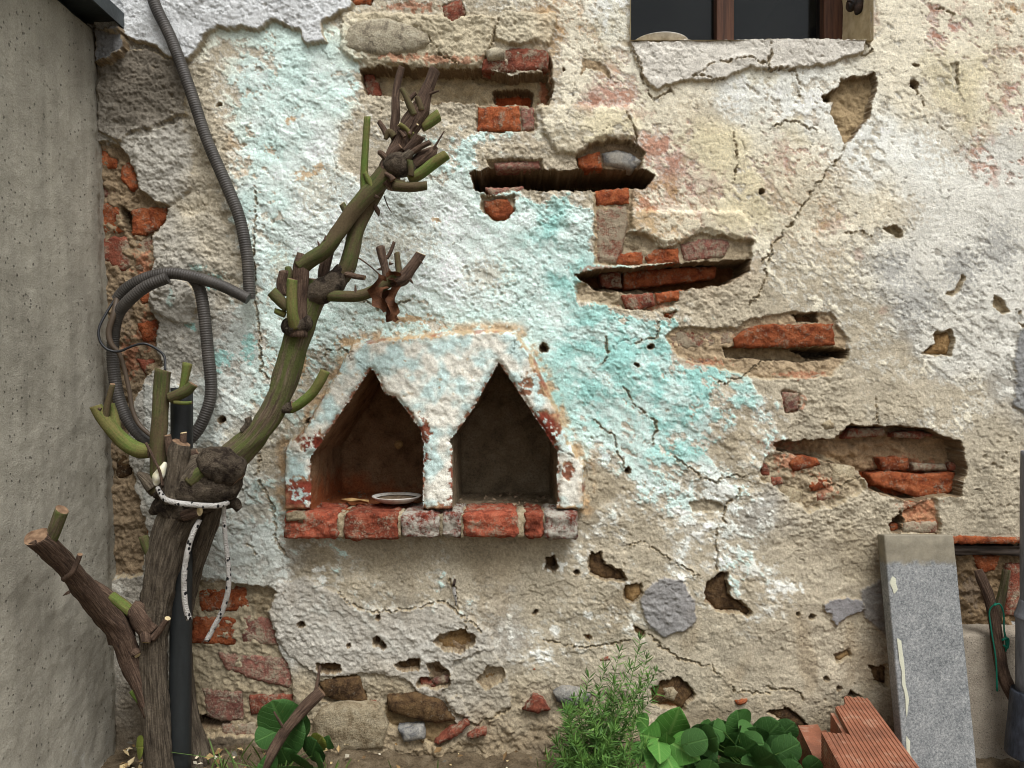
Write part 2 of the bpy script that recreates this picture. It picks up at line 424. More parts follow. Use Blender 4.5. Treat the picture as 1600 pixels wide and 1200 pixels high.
tint([(1250, 300, 160, 120), (1100, 180, 120, 60), (1480, 200, 100, 120), (1400, 330, 90, 60), (940, 90, 60, 60), (1560, 120, 50, 100), (620, 380, 120, 60), (500, 300, 70, 80), (760, 430, 80, 50), (440, 420, 40, 60), (350, 760, 60, 110)], lin(186, 172, 146), thr=.30, amt=.5, sc=7)
tint([(1430, 470, 60, 60), (1500, 420, 50, 60), (1390, 420, 40, 50), (1560, 390, 50, 70)], lin(150, 150, 148), thr=.22, amt=.55, sc=6)
tint([(240, 150, 60, 50), (200, 180, 40, 40), (270, 200, 30, 20)], lin(92, 86, 76), amt=.75, sc=14)
tint([(500, 890, 12, 10), (865, 880, 22, 14), (1175, 888, 22, 16), (1225, 918, 30, 12), (920, 960, 10, 8), (870, 985, 14, 10), (510, 905, 10, 6), (985, 980, 14, 8), (1060, 800, 20, 8)], PAL['W'], amt=.9, sc=12)
tint([(330, 440, 40, 18), (310, 420, 20, 10), (345, 560, 30, 26), (270, 470, 12, 20), (300, 510, 12, 14), (230, 500, 10, 8), (390, 545, 20, 40)], PAL['T'], thr=.2, amt=.8, sc=8)

# --- layers that stand proud (thickness mm, colour, roughness of edge) and are parts of their own
def layer(poly, mm, color, calm=False, amt=1.0, rough=.5, sc=20, rid=None, edge=4.0):
    global h
    sl, d = psd(poly, 30, calm)
    m = smooth(edge * .4, -edge * .6, d)
    n = fbm(X[sl] / sc, Y[sl] / sc, 81, 4, .6)
    h[sl] += m * (mm + rough * 2.0 * n)
    c = np.array(color) * (1 + .12 * n[..., None] + .08 * pn(X[sl] / 4, Y[sl] / 4, 83)[..., None])
    col[sl] = col[sl] * (1 - amt * m[..., None]) + c * amt * m[..., None]
    if rid is not None: REG[sl][d < 0] = rid

REG = np.zeros(X.shape, np.int32)
REG[paint_sd < 0] = 1
CEM = [(150, -420), (565, -420), (560, -20), (552, 18), (522, 32), (505, 42), (512, 70), (482, 74), (468, 50), (432, 36), (408, 50), (372, 50), (345, 44), (322, 62), (300, 98), (272, 96), (238, 72), (205, 62), (150, 50)]
layer(CEM, 13, lin(208, 210, 210), rough=.9, sc=34, rid=2)
SILL = [(984, 66), (1353, 62), (1345, 84), (1312, 95), (1292, 104), (1240, 109), (1200, 113), (1172, 108), (1132, 124), (1110, 131), (1080, 124), (1050, 134), (1024, 144), (1010, 130), (1000, 112), (990, 92)]
layer(SILL, 9, lin(212, 207, 196), calm=True, rough=.25, rid=3, edge=3)
ROUND = [(1000, 940), (1008, 918), (1035, 900), (1066, 904), (1084, 938), (1090, 965), (1068, 985), (1036, 997), (1012, 978)]
layer(ROUND, 5, lin(150, 148, 146), rough=.8, sc=16, rid=4)
FLAKE = [(1284, 940), (1320, 930), (1345, 938), (1350, 950), (1326, 962), (1305, 977), (1298, 960), (1286, 955)]
layer(FLAKE, 6, lin(140, 138, 138), rid=5, calm=True, edge=2)
layer([(1340, 925), (1388, 900), (1388, 1000), (1350, 962)], 3, lin(128, 124, 118))
ROUGHCAST = [(418, 946), (438, 908), (478, 900), (530, 925), (562, 950), (640, 949), (690, 938), (735, 965), (765, 985), (775, 1010), (712, 1030), (706, 1056), (690, 1080), (702, 1098), (742, 1126), (722, 1085), (660, 1090), (640, 1060), (560, 1052), (540, 1060), (500, 1052), (470, 1040), (440, 1010)]
layer(ROUGHCAST, 6, lin(186, 181, 170), rough=.8, sc=10, amt=.75, edge=5, rid=6)
layer([(690, 1060), (730, 1030), (770, 1010), (790, 1050), (800, 1100), (765, 1115), (745, 1130), (700, 1104)], 4, lin(170, 164, 150), amt=.7)
layer([(1600, 500), (1592, 520), (1580, 560), (1585, 600), (1577, 632), (1605, 655), (1650, 648), (1688, 620), (1680, 560), (1650, 512), (1622, 496)], 5, lin(140, 140, 138), calm=True)
layer([(155, 105), (205, 82), (230, 78), (272, 97), (292, 108), (292, 180), (262, 190), (235, 205), (210, 207), (185, 223), (155, 207)], 7, lin(112, 105, 94), amt=.6, rough=1.2, sc=12)
layer([(157, 53), (200, 53), (202, 76), (196, 94), (176, 104), (157, 106)], 22, lin(122, 122, 122), calm=True, rough=.2, edge=2)
layer([(840, 165), (985, 168), (1000, 205), (990, 218), (930, 222), (902, 244), (868, 240), (846, 205)], 9, lin(212, 202, 174), amt=.35, rough=.8, edge=9)
layer([(985, 330), (1160, 330), (1180, 375), (1140, 370), (1095, 360), (1062, 378), (1040, 386), (1000, 362), (985, 366)], 8, lin(206, 192, 160), amt=.3, edge=8)
layer([(535, 20), (680, 25), (775, 28), (768, 80), (745, 108), (640, 106), (570, 104), (535, 85)], 10, lin(198, 186, 156), amt=.5, rough=1.4, sc=18, edge=8)
layer([(780, 20), (868, 22), (870, 45), (858, 70), (795, 72), (772, 60)], 9, lin(208, 198, 172), amt=.6, edge=5)
layer([(205, 300), (262, 322), (300, 300), (305, 240), (292, 190), (240, 205), (210, 232), (215, 290)], 5, lin(178, 174, 164), amt=.55, rough=1.0, edge=6)
layer([(238, 455), (262, 430), (300, 440), (312, 480), (300, 505), (275, 508), (250, 490), (236, 478)], 9, lin(172, 168, 158), amt=.6, rough=1.3, edge=7)
layer([(240, 370), (262, 345), (330, 330), (372, 380), (380, 440), (330, 430), (250, 420), (238, 400)], 4, lin(178, 172, 158), amt=.4, rough=.9, edge=6)
layer([(225, 600), (330, 600), (420, 650), (405, 720), (430, 830), (436, 912), (400, 918), (340, 902), (300, 900), (225, 780)], 4, lin(186, 192, 186), amt=.35, edge=5)

# --- holes and recesses (depth mm, floor colour)
def hole(poly, mm, color, calm=False, edge=4.0, rough=1.0, amt=1.0, warpmm=None):
    global h
    edge = edge * .62
    sl, d = psd(poly, 30, calm)
    m = smooth(edge * .25, -edge * .75, d)
    n = fbm(X[sl] / 12, Y[sl] / 12, 91, 4, .65)
    n5 = fbm(X[sl] / 34, Y[sl] / 26, 92, 3)
    h[sl] = h[sl] * (1 - .4 * m) - m * (mm - rough * (2.8 * n + min(7, mm * .22) * n5))
    c = np.array(color) * (1 + .22 * n[..., None] + .16 * n5[..., None] + .14 * pn(X[sl] / 3.5, Y[sl] / 3.5, 93)[..., None])
    f = smooth(-edge * .3, -edge, d)[..., None] * amt
    col[sl] = col[sl] * (1 - f) + c * f
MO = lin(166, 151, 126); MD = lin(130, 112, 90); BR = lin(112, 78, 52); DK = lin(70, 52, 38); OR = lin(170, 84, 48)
# left brick column
hole([(150, 222), (182, 225), (206, 250), (216, 296), (262, 322), (258, 346), (240, 368), (238, 400), (242, 420), (236, 450), (234, 482), (250, 500), (246, 540), (252, 572), (226, 592), (204, 640), (198, 700), (212, 760), (232, 830), (222, 900), (150, 910)], 15, lin(140, 122, 98), edge=7, rough=2.2)
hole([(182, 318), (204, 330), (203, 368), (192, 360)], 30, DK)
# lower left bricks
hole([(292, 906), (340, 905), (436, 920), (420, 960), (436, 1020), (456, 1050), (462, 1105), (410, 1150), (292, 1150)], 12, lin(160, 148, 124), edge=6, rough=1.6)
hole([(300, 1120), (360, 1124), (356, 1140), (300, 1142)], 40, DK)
# first step slot
hole([(562, 108), (600, 106), (760, 110), (800, 118), (856, 112), (862, 150), (838, 166), (780, 162), (640, 158), (598, 150), (572, 150)], 42, lin(176, 160, 130), calm=True, edge=3)
hole([(772, 132), (800, 126), (834, 134), (832, 162), (772, 163)], 50, OR, calm=True)
hole([(846, 90), (860, 85), (866, 130), (858, 165), (846, 160)], 16, BR)
hole([(690, 8), (722, 0), (730, 20), (706, 36), (694, 30)], 12, MD)
hole([(540, -14), (585, -14), (578, 6), (552, 8)], 14, MD)
# second slot
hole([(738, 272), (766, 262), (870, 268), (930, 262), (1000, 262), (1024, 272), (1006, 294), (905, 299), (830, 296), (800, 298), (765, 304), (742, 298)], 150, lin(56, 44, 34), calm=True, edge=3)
hole([(900, 244), (935, 222), (985, 220), (1010, 240), (1000, 264), (905, 266)], 14, MD, calm=True)
hole([(760, 250), (850, 248), (850, 266), (765, 266)], 10, MD)
hole([(742, 160), (838, 163), (838, 206), (742, 206)], 6, MO, calm=True)
hole([(752, 306), (800, 306), (808, 330), (792, 346), (768, 342), (752, 328)], 10, MO)
hole([(926, 292), (990, 290), (986, 360), (968, 414), (930, 412)], 7, lin(172, 152, 124), calm=True)
# third slot
hole([(968, 366), (1004, 362), (1040, 388), (1064, 379), (1096, 362), (1140, 372), (1178, 378), (1172, 406), (1080, 412), (968, 414)], 9, MO, calm=True, edge=3)
hole([(898, 430), (940, 421), (1000, 418), (1080, 411), (1172, 404), (1170, 424), (1134, 444), (1060, 454), (1000, 458), (930, 453)], 100, lin(124, 84, 54), calm=True, edge=3)
hole([(896, 440), (1060, 448), (1062, 470), (1030, 486), (980, 484), (900, 470)], 9, MO, edge=9, rough=1.6)
hole([(1036, 488), (1056, 486), (1050, 500), (1040, 498)], 8, OR)
# fourth
hole([(1036, 528), (1056, 512), (1150, 512), (1170, 500), (1205, 492), (1250, 486), (1298, 489), (1326, 530), (1326, 560), (1300, 588), (1200, 594), (1130, 580), (1060, 560)], 7, lin(172, 152, 124), calm=True, edge=5, rough=1.3)
hole([(1130, 541), (1320, 543), (1322, 560), (1250, 566), (1135, 558)], 30, lin(160, 140, 110), calm=True, edge=5)
hole([(1245, 546), (1326, 546), (1320, 558), (1270, 560)], 60, lin(80, 72, 60), calm=True, edge=3)
hole([(1240, 490), (1276, 489), (1278, 503), (1246, 503)], 26, BR)
# fifth
hole([(1208, 692), (1260, 688), (1302, 686), (1330, 664), (1385, 666), (1450, 670), (1500, 692), (1506, 730), (1497, 772), (1420, 784), (1356, 764), (1345, 735), (1262, 716), (1215, 704)], 55, lin(160, 134, 104), calm=True, edge=3, rough=1.6)
hole([(1204, 705), (1290, 712), (1350, 735), (1352, 760), (1310, 790), (1262, 800), (1225, 770), (1186, 748), (1188, 722)], 7, MO, edge=8, rough=2.4)
hole([(1356, 742), (1390, 736), (1500, 740), (1498, 772), (1420, 784), (1366, 760)], 30, OR, calm=True)
hole([(1390, 818), (1404, 798), (1412, 815), (1406, 830), (1390, 830)], 55, lin(120, 60, 38), edge=3)
hole([(1405, 800), (1462, 775), (1470, 835), (1405, 835)], 6, lin(178, 132, 100), edge=8, rough=1.6)
# right hand, below the dark slat
hole([(1486, 846), (1640, 846), (1640, 1010), (1486, 1010)], 24, lin(132, 112, 86), calm=True, edge=4, rough=2.0)
# upper right
hole([(1282, 152), (1295, 147), (1311, 137), (1315, 123), (1340, 122), (1366, 114), (1372, 130), (1362, 160), (1358, 186), (1340, 202), (1330, 220), (1318, 228), (1308, 200), (1296, 178), (1300, 160)], 20, lin(158, 138, 106), calm=True, edge=3)
hole([(1282, 152), (1300, 147), (1298, 160), (1286, 160)], 24, DK, calm=True, edge=3)
hole([(1376, 358), (1395, 355), (1410, 364), (1408, 372), (1390, 368)], 9, lin(150, 138, 112), calm=True, edge=2)
hole([(1472, 460), (1490, 450), (1502, 428), (1508, 432), (1500, 450), (1488, 462)], 8, lin(160, 146, 122), calm=True, edge=2)
hole([(1552, 462), (1566, 468), (1577, 488), (1566, 490), (1552, 480)], 9, lin(150, 136, 110), calm=True, edge=2)
hole([(1438, 553), (1462, 536), (1460, 520), (1484, 514), (1490, 532), (1484, 556)], 13, MO, calm=True, edge=2)
hole([(1480, 100), (1495, 97), (1498, 140), (1492, 150), (1488, 110)], 3, lin(196, 188, 166), calm=True, edge=2)
hole([(908, 92), (930, 90), (950, 102), (955, 130), (940, 112), (918, 108), (908, 120)], 4, lin(160, 140, 112), calm=True, edge=2)
hole([(1222, 610), (1250, 613), (1250, 642), (1226, 646)], 5, MD)
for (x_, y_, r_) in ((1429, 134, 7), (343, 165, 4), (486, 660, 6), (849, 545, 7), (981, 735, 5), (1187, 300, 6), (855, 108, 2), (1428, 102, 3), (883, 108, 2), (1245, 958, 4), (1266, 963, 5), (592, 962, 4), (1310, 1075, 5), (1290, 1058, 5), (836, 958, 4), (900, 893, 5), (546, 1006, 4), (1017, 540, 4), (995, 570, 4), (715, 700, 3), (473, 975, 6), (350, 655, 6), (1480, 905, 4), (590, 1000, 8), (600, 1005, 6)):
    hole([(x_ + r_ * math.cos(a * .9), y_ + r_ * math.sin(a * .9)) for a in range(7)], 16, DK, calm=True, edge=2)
# pebble sockets low on the wall: outline, filled later with stones
SOCK = [
 ([(850, 874), (868, 868), (871, 884), (862, 894), (852, 886)], 30, DK),
 ([(922, 862), (938, 860), (946, 880), (966, 890), (979, 906), (960, 909), (940, 906), (919, 896)], 14, MD),
 ([(975, 915), (1000, 911), (1006, 930), (990, 943), (978, 936)], 14, MD),
 ([(1102, 906), (1116, 895), (1136, 894), (1139, 930), (1156, 939), (1176, 955), (1170, 966), (1150, 956), (1120, 956), (1099, 936)], 15, BR),
 ([(678, 997), (704, 986), (720, 978), (742, 990), (740, 1006), (720, 1017), (690, 1014)], 12, MD),
 ([(616, 1037), (640, 1027), (659, 1028), (658, 1046), (625, 1047)], 18, BR),
 ([(670, 1034), (686, 1033), (704, 1048), (702, 1070), (680, 1074), (654, 1072), (656, 1056), (672, 1060)], 14, MD),
 ([(496, 1036), (530, 1034), (536, 1046), (520, 1052), (500, 1046)], 20, BR),
 ([(494, 1070), (515, 1058), (562, 1056), (574, 1102), (545, 1105), (502, 1094)], 14, MD),
 ([(744, 1062), (760, 1040), (786, 1042), (786, 1056), (762, 1078)], 10, MO),
 ([(1018, 1076), (1044, 1060), (1060, 1057), (1084, 1075), (1087, 1086), (1076, 1100), (1066, 1114), (1018, 1102)], 15, BR),
 ([(1198, 1112), (1230, 1104), (1256, 1124), (1268, 1142), (1250, 1152), (1225, 1132)], 14, BR),
 ([(1356, 1041), (1388, 1036), (1388, 1074), (1364, 1067)], 13, BR),
 ([(1303, 1026), (1325, 1014), (1333, 1025), (1310, 1037)], 8, MD),
 ([(990, 975), (1008, 985), (1006, 998), (992, 990)], 8, BR),
 ([(913, 990), (922, 994), (924, 1003), (916, 1002)], 10, BR),
 ([(600, 1100), (640, 1085), (690, 1110), (720, 1135), (690, 1160), (640, 1140), (600, 1130)], 8, lin(120, 104, 78)),
 ([(1075, 785), (1105, 778), (1135, 790), (1130, 800), (1080, 800)], 5, lin(150, 140, 120)),
 ([(1346, 1090), (1330, 1078), (1316, 1092)], 16, DK),
]
for pl, dp, c_ in SOCK: hole(pl, dp, c_, edge=3)

OD = lin(170, 112, 84)
tint([(1260, 586, 60, 8), (1010, 474, 50, 12), (1240, 720, 46, 26), (1290, 760, 30, 22), (1430, 790, 40, 26), (1230, 695, 60, 10), (700, 96, 90, 10), (620, 92, 50, 10), (930, 420, 40, 10), (1100, 566, 50, 10), (1180, 525, 40, 14), (1430, 725, 60, 14), (1450, 820, 20, 16), (850, 130, 10, 40), (220, 420, 22, 60), (228, 520, 22, 40), (200, 560, 24, 40), (640, 12, 60, 10), (1240, 630, 24, 20), (1010, 320, 30, 16)], OD, thr=.12, amt=.7, sc=9)
tint([(1530, 930, 30, 40), (190, 480, 16, 60), (180, 650, 20, 60)], lin(120, 106, 92), thr=.1, amt=.6, sc=9)
# --- ledge of rubble at the foot of the wall
foot = smooth(1085, 1190, Y + 14 * fbm(X / 60, Y / 60, 101, 3)) * smooth(440, 520, X) * smooth(1120, 960, X)
h += foot * (22 + 12 * fbm(X / 45, Y / 32, 102, 4) + 5 * fbm(X / 9, Y / 9, 103, 3))

# --- the double niche: a raised surround with two gabled openings
NO = .040                                                   # how far it stands out
SURR = W([(440, 800), (440, 705), (448, 690), (470, 672), (536, 556), (548, 536), (600, 527), (700, 518), (780, 514), (808, 518), (834, 556), (872, 640), (890, 690), (916, 728), (914, 800)], NO)
OPL = W([(484, 803), (484, 712), (490, 706), (577, 577), (584, 577), (601, 614), (620, 622), (640, 646), (655, 668), (662, 690), (661, 803)], NO)
OPR = W([(706, 803), (705, 695), (701, 690), (740, 636), (778, 566), (783, 570), (830, 640), (872, 705), (872, 803)], NO)
sl = local(SURR, 40); d = sdf(SURR, nx_[sl], ny_[sl])
m = smooth(2, -7, d)
wide = smooth(30, -2, d)
dl = np.minimum(sdf(OPL, nx_[sl], ny_[sl]), sdf(OPR, nx_[sl], ny_[sl]))
rim = smooth(9, 0, dl)
nloc = fbm(X[sl] / 15, Y[sl] / 15, 121, 4)
h[sl] = h[sl] * (1 - .75 * m) + m * (NO * 1000 - 6 * rim ** 2 + 2.5 * nloc) + 3 * wide * (1 - m)
below = (Y[sl] > W([(0, 800)], NO)[0][1]) & (d < 30)
redun = np.zeros_like(d)
for (bx, by, brx, bry, ba) in ((486, 690, 26, 20, 1), (470, 780, 40, 40, 1), (660, 690, 18, 50, .9), (850, 675, 34, 36, 1), (820, 620, 16, 50, .7), (706, 760, 10, 40, .9), (888, 735, 14, 16, .8), (700, 800, 30, 20, .8), (470, 640, 14, 40, .6), (848, 570, 16, 50, .7)):
    redun = np.maximum(redun, ba * smooth(1.1, .55, np.hypot((X[sl] - 800 - (bx - 800) * .975) / brx, (Y[sl] - 600 - (by - 600) * .975) / bry) + .35 * nloc))
redun = np.maximum(redun, .75 * smooth(5, 1, dl))
und = np.array(lin(186, 166, 132)) * (1 - redun[..., None]) + np.array(lin(128, 62, 48)) * redun[..., None]
cov2 = .84 - .46 * redun - .42 * smooth(-15, 2, d)
ct2 = smooth(-.06, .06, cov2 - (.5 + .5 * np.tanh(1.2 * (fbm(X[sl] / 26, Y[sl] / 26, 122, 5, .65) + .6 * fbm(X[sl] / 7, Y[sl] / 7, 123, 3)))))
bl = smooth(-.35, .35, fbm(X[sl] / 38, Y[sl] / 38, 124, 3))[..., None]
tp = np.array(lin(204, 226, 222)) * bl + np.array(lin(230, 227, 214)) * (1 - bl)
cc = (und * utone[sl][..., None] * (1 - ct2[..., None]) + tp * tone[sl][..., None] * ct2[..., None])
mm_ = smooth(3, -3, d)[..., None]
col[sl] = col[sl] * (1 - mm_) + cc * mm_
h[sl] += ct2 * m * .8
bnd = (smooth(20, 3, np.abs(d - 3)) * smooth(-.25, .2, fbm(X[sl] / 24, Y[sl] / 24, 125, 5, .62)) * .85)[..., None]
col[sl] = col[sl] * (1 - bnd) + np.array(PAL['o']) * utone[sl][..., None] * bnd
REG[sl][d < 1] = 10

# --- cracks
CR = [
 [(1318, 225), (1313, 245), (1290, 270), (1272, 290), (1255, 320), (1228, 358), (1206, 385), (1190, 412)], [(1200, 62), (1201, 92), (1197, 113)], [(1197, 112), (1240, 109), (1250, 140), (1248, 152)],
 [(1130, 124), (1080, 122), (1118, 100), (1165, 92), (1198, 104)], [(985, 68), (998, 100), (1004, 128), (1022, 158), (1050, 140)], [(978, 178), (988, 200), (993, 216), (993, 235)],
 [(1145, 205), (1152, 250), (1148, 285)], [(402, 300), (398, 380), (400, 480), (408, 520), (404, 556), (418, 598)], [(404, 705), (410, 722), (402, 742), (420, 770), (431, 800), (434, 840), (450, 868), (468, 884)],
 [(946, 525), (948, 560), (938, 572)], [(1030, 500), (1027, 525), (990, 536)], [(975, 605), (985, 625), (1022, 660), (1026, 670), (1020, 692)], [(925, 655), (960, 682), (965, 708), (976, 732)],
 [(1050, 712), (1090, 740), (1112, 753), (1142, 745), (1170, 742)], [(982, 852), (1002, 845), (1020, 855), (1062, 882), (1090, 900)], [(1010, 990), (1058, 1028), (1112, 1042), (1150, 1080), (1204, 1086)],
 [(1118, 825), (1120, 895)], [(530, 925), (548, 944), (580, 955), (640, 950), (690, 938), (728, 962), (752, 984)], [(660, 1088), (702, 1106), (745, 1130), (768, 1115), (800, 1104)],
 [(1195, 560), (1160, 590), (1120, 600)], [(700, 905), (712, 920), (716, 950)], [(1206, 385), (1190, 450), (1170, 480)], [(1370, 620), (1372, 660)], [(1200, 1075), (1240, 1078), (1256, 1092)],
 [(1280, 210), (1240, 190), (1200, 200)], [(1350, 62), (1362, 80), (1340, 88)], [(1430, 140), (1445, 160)], [(1465, 12), (1478, 18), (1490, 26)], [(1494, 98), (1497, 135)], [(1360, 370), (1345, 362), (1320, 365)],
 [(1590, 480), (1592, 500), (1597, 512)], [(560, 470), (600, 482), (640, 470)], [(500, 560), (520, 545), (560, 552)], [(780, 30), (766, 78), (752, 110)], [(670, 60), (690, 90), (720, 104)], [(1270, 745), (1310, 760), (1350, 744)], [(850, 1000), (900, 1012), (950, 1008), (985, 1000)],
]
CR = [W([(442, 703), (464, 708), (487, 716)], .04), W([(874, 702), (894, 712), (914, 722)], .04), W([(545, 556), (560, 566), (577, 578)], .04), W([(783, 568), (800, 552), (806, 530)], .04)] + CR
rr = random.Random(5)
for _ in range(46):
    x_, y_ = rr.uniform(380, 1590), rr.uniform(60, 1080); a_ = rr.uniform(0, 6.28); q_ = [(x_, y_)]
    for _k in range(rr.randint(2, 6)):
        a_ += rr.uniform(-.7, .7); l_ = rr.uniform(6, 18); x_ += l_ * math.cos(a_); y_ += l_ * math.sin(a_); q_.append((x_, y_))
    CR.append(q_)
for i_, c_ in enumerate(CR):
    sl = local(c_, 12)
    d = linedist(c_, X[sl] + 4 * pn(X[sl] / 13, Y[sl] / 13, 118) + 2.2 * pn(X[sl] / 6, Y[sl] / 6, 111) + 1.2 * pn(X[sl] / 3, Y[sl] / 3, 112), Y[sl] + 4 * pn(X[sl] / 13, Y[sl] / 13, 119) + 2.2 * pn(X[sl] / 6, Y[sl] / 6, 113) + 1.2 * pn(X[sl] / 3, Y[sl] / 3, 114))
    big = i_ < 44
    wd = (1.05 if big else .75) * (1 + .55 * pn(X[sl] / 16, Y[sl] / 16, 115))
    m = smooth(wd, wd * .35, d) * smooth(-.55, -.05, fbm(X[sl] / 22, Y[sl] / 22, 117, 3) + (.25 if big else -.1))
    h[sl] -= m * (3.5 if i_ < 4 else 9 if big else 3.0)
    col[sl] *= (1 - .25 * m)[..., None]        # soot and dirt lodged in the crack
    lip = smooth(7, 1, d) * (pn(X[sl] / 30, Y[sl] / 30, 116) > 0)
    h[sl] += lip * (1.4 if big else .4)

# --- soil splashed and damp risen along the foot of the wall
spl = smooth(1040, 1180, Y + 60 * fbm(X / 70, Y / 60, 151, 5, .6)) * .55
spl = np.maximum(spl, .35 * smooth(.15, .5, fbm(X / 90, Y / 160, 152, 4)) * smooth(820, 980, Y))
col = col * (1 - spl[..., None]) + col * np.array(lin(176, 158, 132)) * 1.25 * spl[..., None]
# --- broken edges show raw plaster
gyy, gxx = np.gradient(h * .001 / S, gy, gx)
steep = smooth(1.0, 2.2, np.hypot(gxx, gyy))
raw = np.array(lin(168, 152, 122)) * (1 + .25 * fbm(X / 5, Y / 5, 131, 2))[..., None]
rr_m = ((REG == 10) * smooth(-.1, .25, fbm(X / 30, Y / 30, 132, 3) + .2 * (Y > 560)))[..., None]
raw = raw * (1 - rr_m) + np.array(lin(142, 84, 66)) * rr_m
steep = (steep * np.where(REG == 10, .75 * smooth(-.15, .35, fbm(X / 22, Y / 22, 133, 4)), .8))[..., None]
col = col * (1 - steep) + raw * steep
vst = (smooth(2.5, 6.0, np.hypot(gxx, gyy)) * (REG != 10) * (X < 1640) * (Y > -12))[..., None]                # sheer sides: one even mortar colour, no stretched speckle
col = np.clip(col * (1 - vst) + np.array(lin(120, 102, 80)) * (1 + .15 * fbm(X / 60, Y / 60, 134, 2))[..., None] * vst, .01, .86)

# --- openings cut through the sheet
WIN = [(985, -330), (1360, -330), (1360, 65), (985, 66)]
fcx = (X[:-1, :-1] + X[1:, 1:]) / 2; fcy = (Y[:-1, :-1] + Y[1:, 1:]) / 2
cut = (sdf(OPL, fcx + 1.4 * pn(fcx / 9, fcy / 9, 141), fcy + 1.4 * pn(fcx / 9, fcy / 9, 142)) < -.8) | (sdf(OPR, fcx + .8 * pn(fcx / 9, fcy / 9, 141), fcy + .8 * pn(fcx / 9, fcy / 9, 142)) < -.8)
cut |= (fcx > 985) & (fcx < 1360) & (fcy > -330) & (fcy < 65 + .6 * pn(fcx / 12, fcy / 12, 143))

jr = np.random.RandomState(9)
inner_ = ((X > 142) & (X < 1618) & (Y > -10) & (Y < 1192)).astype(np.float32)       # scatter the grid points so no weave shows
JX = X + inner_ * STEP * .42 * (jr.rand(*X.shape) * 2 - 1); JY = Y + inner_ * STEP * .42 * (jr.rand(*X.shape) * 2 - 1)
VX = (JX - 800) * S; VZ = CZ - (JY - 600) * S; VY = -h * .001
VERT = np.stack([VX, VY, VZ], -1).reshape(-1, 3).astype(np.float32)
COLR = np.concatenate([col, np.ones((*col.shape[:2], 1))], -1).reshape(-1, 4).astype(np.float32)
idx = np.arange(NY * NX).reshape(NY, NX)
QUAD = np.stack([idx[:-1, :-1], idx[1:, :-1], idx[1:, 1:], idx[:-1, 1:]], -1)      # faces -Y
FREG = REG[:-1, :-1]

def sheet(name, mask, parent):
    q = QUAD[mask & ~cut].reshape(-1, 4)
    u, inv = np.unique(q, return_inverse=True)
    me = bpy.data.meshes.new(name)
    me.vertices.add(len(u)); me.vertices.foreach_set('co', VERT[u].ravel())
    me.loops.add(q.size); me.loops.foreach_set('vertex_index', inv.ravel().astype(np.int32))
    me.polygons.add(len(q))
    me.polygons.foreach_set('loop_start', np.arange(0, q.size, 4, dtype=np.int32))
    me.polygons.foreach_set('use_smooth', np.ones(len(q), bool))
    me.update(calc_edges=True)
    at = me.color_attributes.new('albedo', 'FLOAT_COLOR', 'POINT')
    at.data.foreach_set('color', COLR[u].ravel())
    me.materials.append(M['plaster'])
    o = bpy.data.objects.new(name, me); COL.objects.link(o)
    return adopt(o, parent)

sheet('bare_plaster', FREG == 0, wall)
tag(sheet('painted_plaster', FREG == 1, wall), 'peeling turquoise and white painted plaster')
tag(sheet('cement_patch', FREG == 2, wall), 'pale grey cement render at the top left corner')
tag(sheet('window_sill', FREG == 3, wall), 'cracked grey cement sill below the window')
tag(sheet('cement_patch', FREG == 4, wall), 'round grey cement patch low on the wall')
tag(sheet('cement_patch', FREG == 5, wall), 'small grey cement flake beside the granite slab')
tag(sheet('roughcast', FREG == 6, wall), 'pale grey roughcast low on the left')
niche = tag(sheet('double_niche', FREG == 10, wall), 'raised double niche with two gabled openings')

# --- inside the niches and the window reveal
def lining_mat(name, c1, c2, c3, orange=None):
    q = NT(name, .95, .1)
    c = q.ramp(q.noise(22, 6, .65), [(.3, c2), (.5, c1), (.72, c3)])
    if orange:
        ge = q.t.nodes.new('ShaderNodeNewGeometry')
        sp = q.t.nodes.new('ShaderNodeSeparateXYZ'); q.t.links.new(ge.outputs['Position'], sp.inputs[0])
        f = q.math('ADD', q.math('MULTIPLY', q.math('SUBTRACT', sp.outputs[0], -.37), 3.4), q.math('MULTIPLY', q.math('SUBTRACT', sp.outputs[2], .484), 12.0))
        f = q.math('ADD', f, q.math('MULTIPLY', q.math('SUBTRACT', q.noise(30, 5), .5), 1.2))
        c = q.mix(q.ramp(f, [(.25, 1.0), (.8, 0.0)]), c, orange)
    c = q.mix(1.0, c, q.ramp(q.noise(240, 3, .7), [(.3, .65), (.5, 1.0), (.76, 1.3)]), 'MULTIPLY')
    hh = q.math('ADD', q.noise(60, 5, .6), q.math('MULTIPLY', q.noise(420, 3, .7), .3))
    return q.done(c, q.bump(hh, .012, 1.0))
M['lining_left'] = lining_mat('sooty_niche_brick', lin(150, 118, 88), lin(108, 82, 60), lin(172, 142, 110), lin(164, 98, 62))
M['lining_right'] = lining_mat('sooty_niche_render', lin(146, 130, 106), lin(108, 94, 76), lin(168, 152, 128))

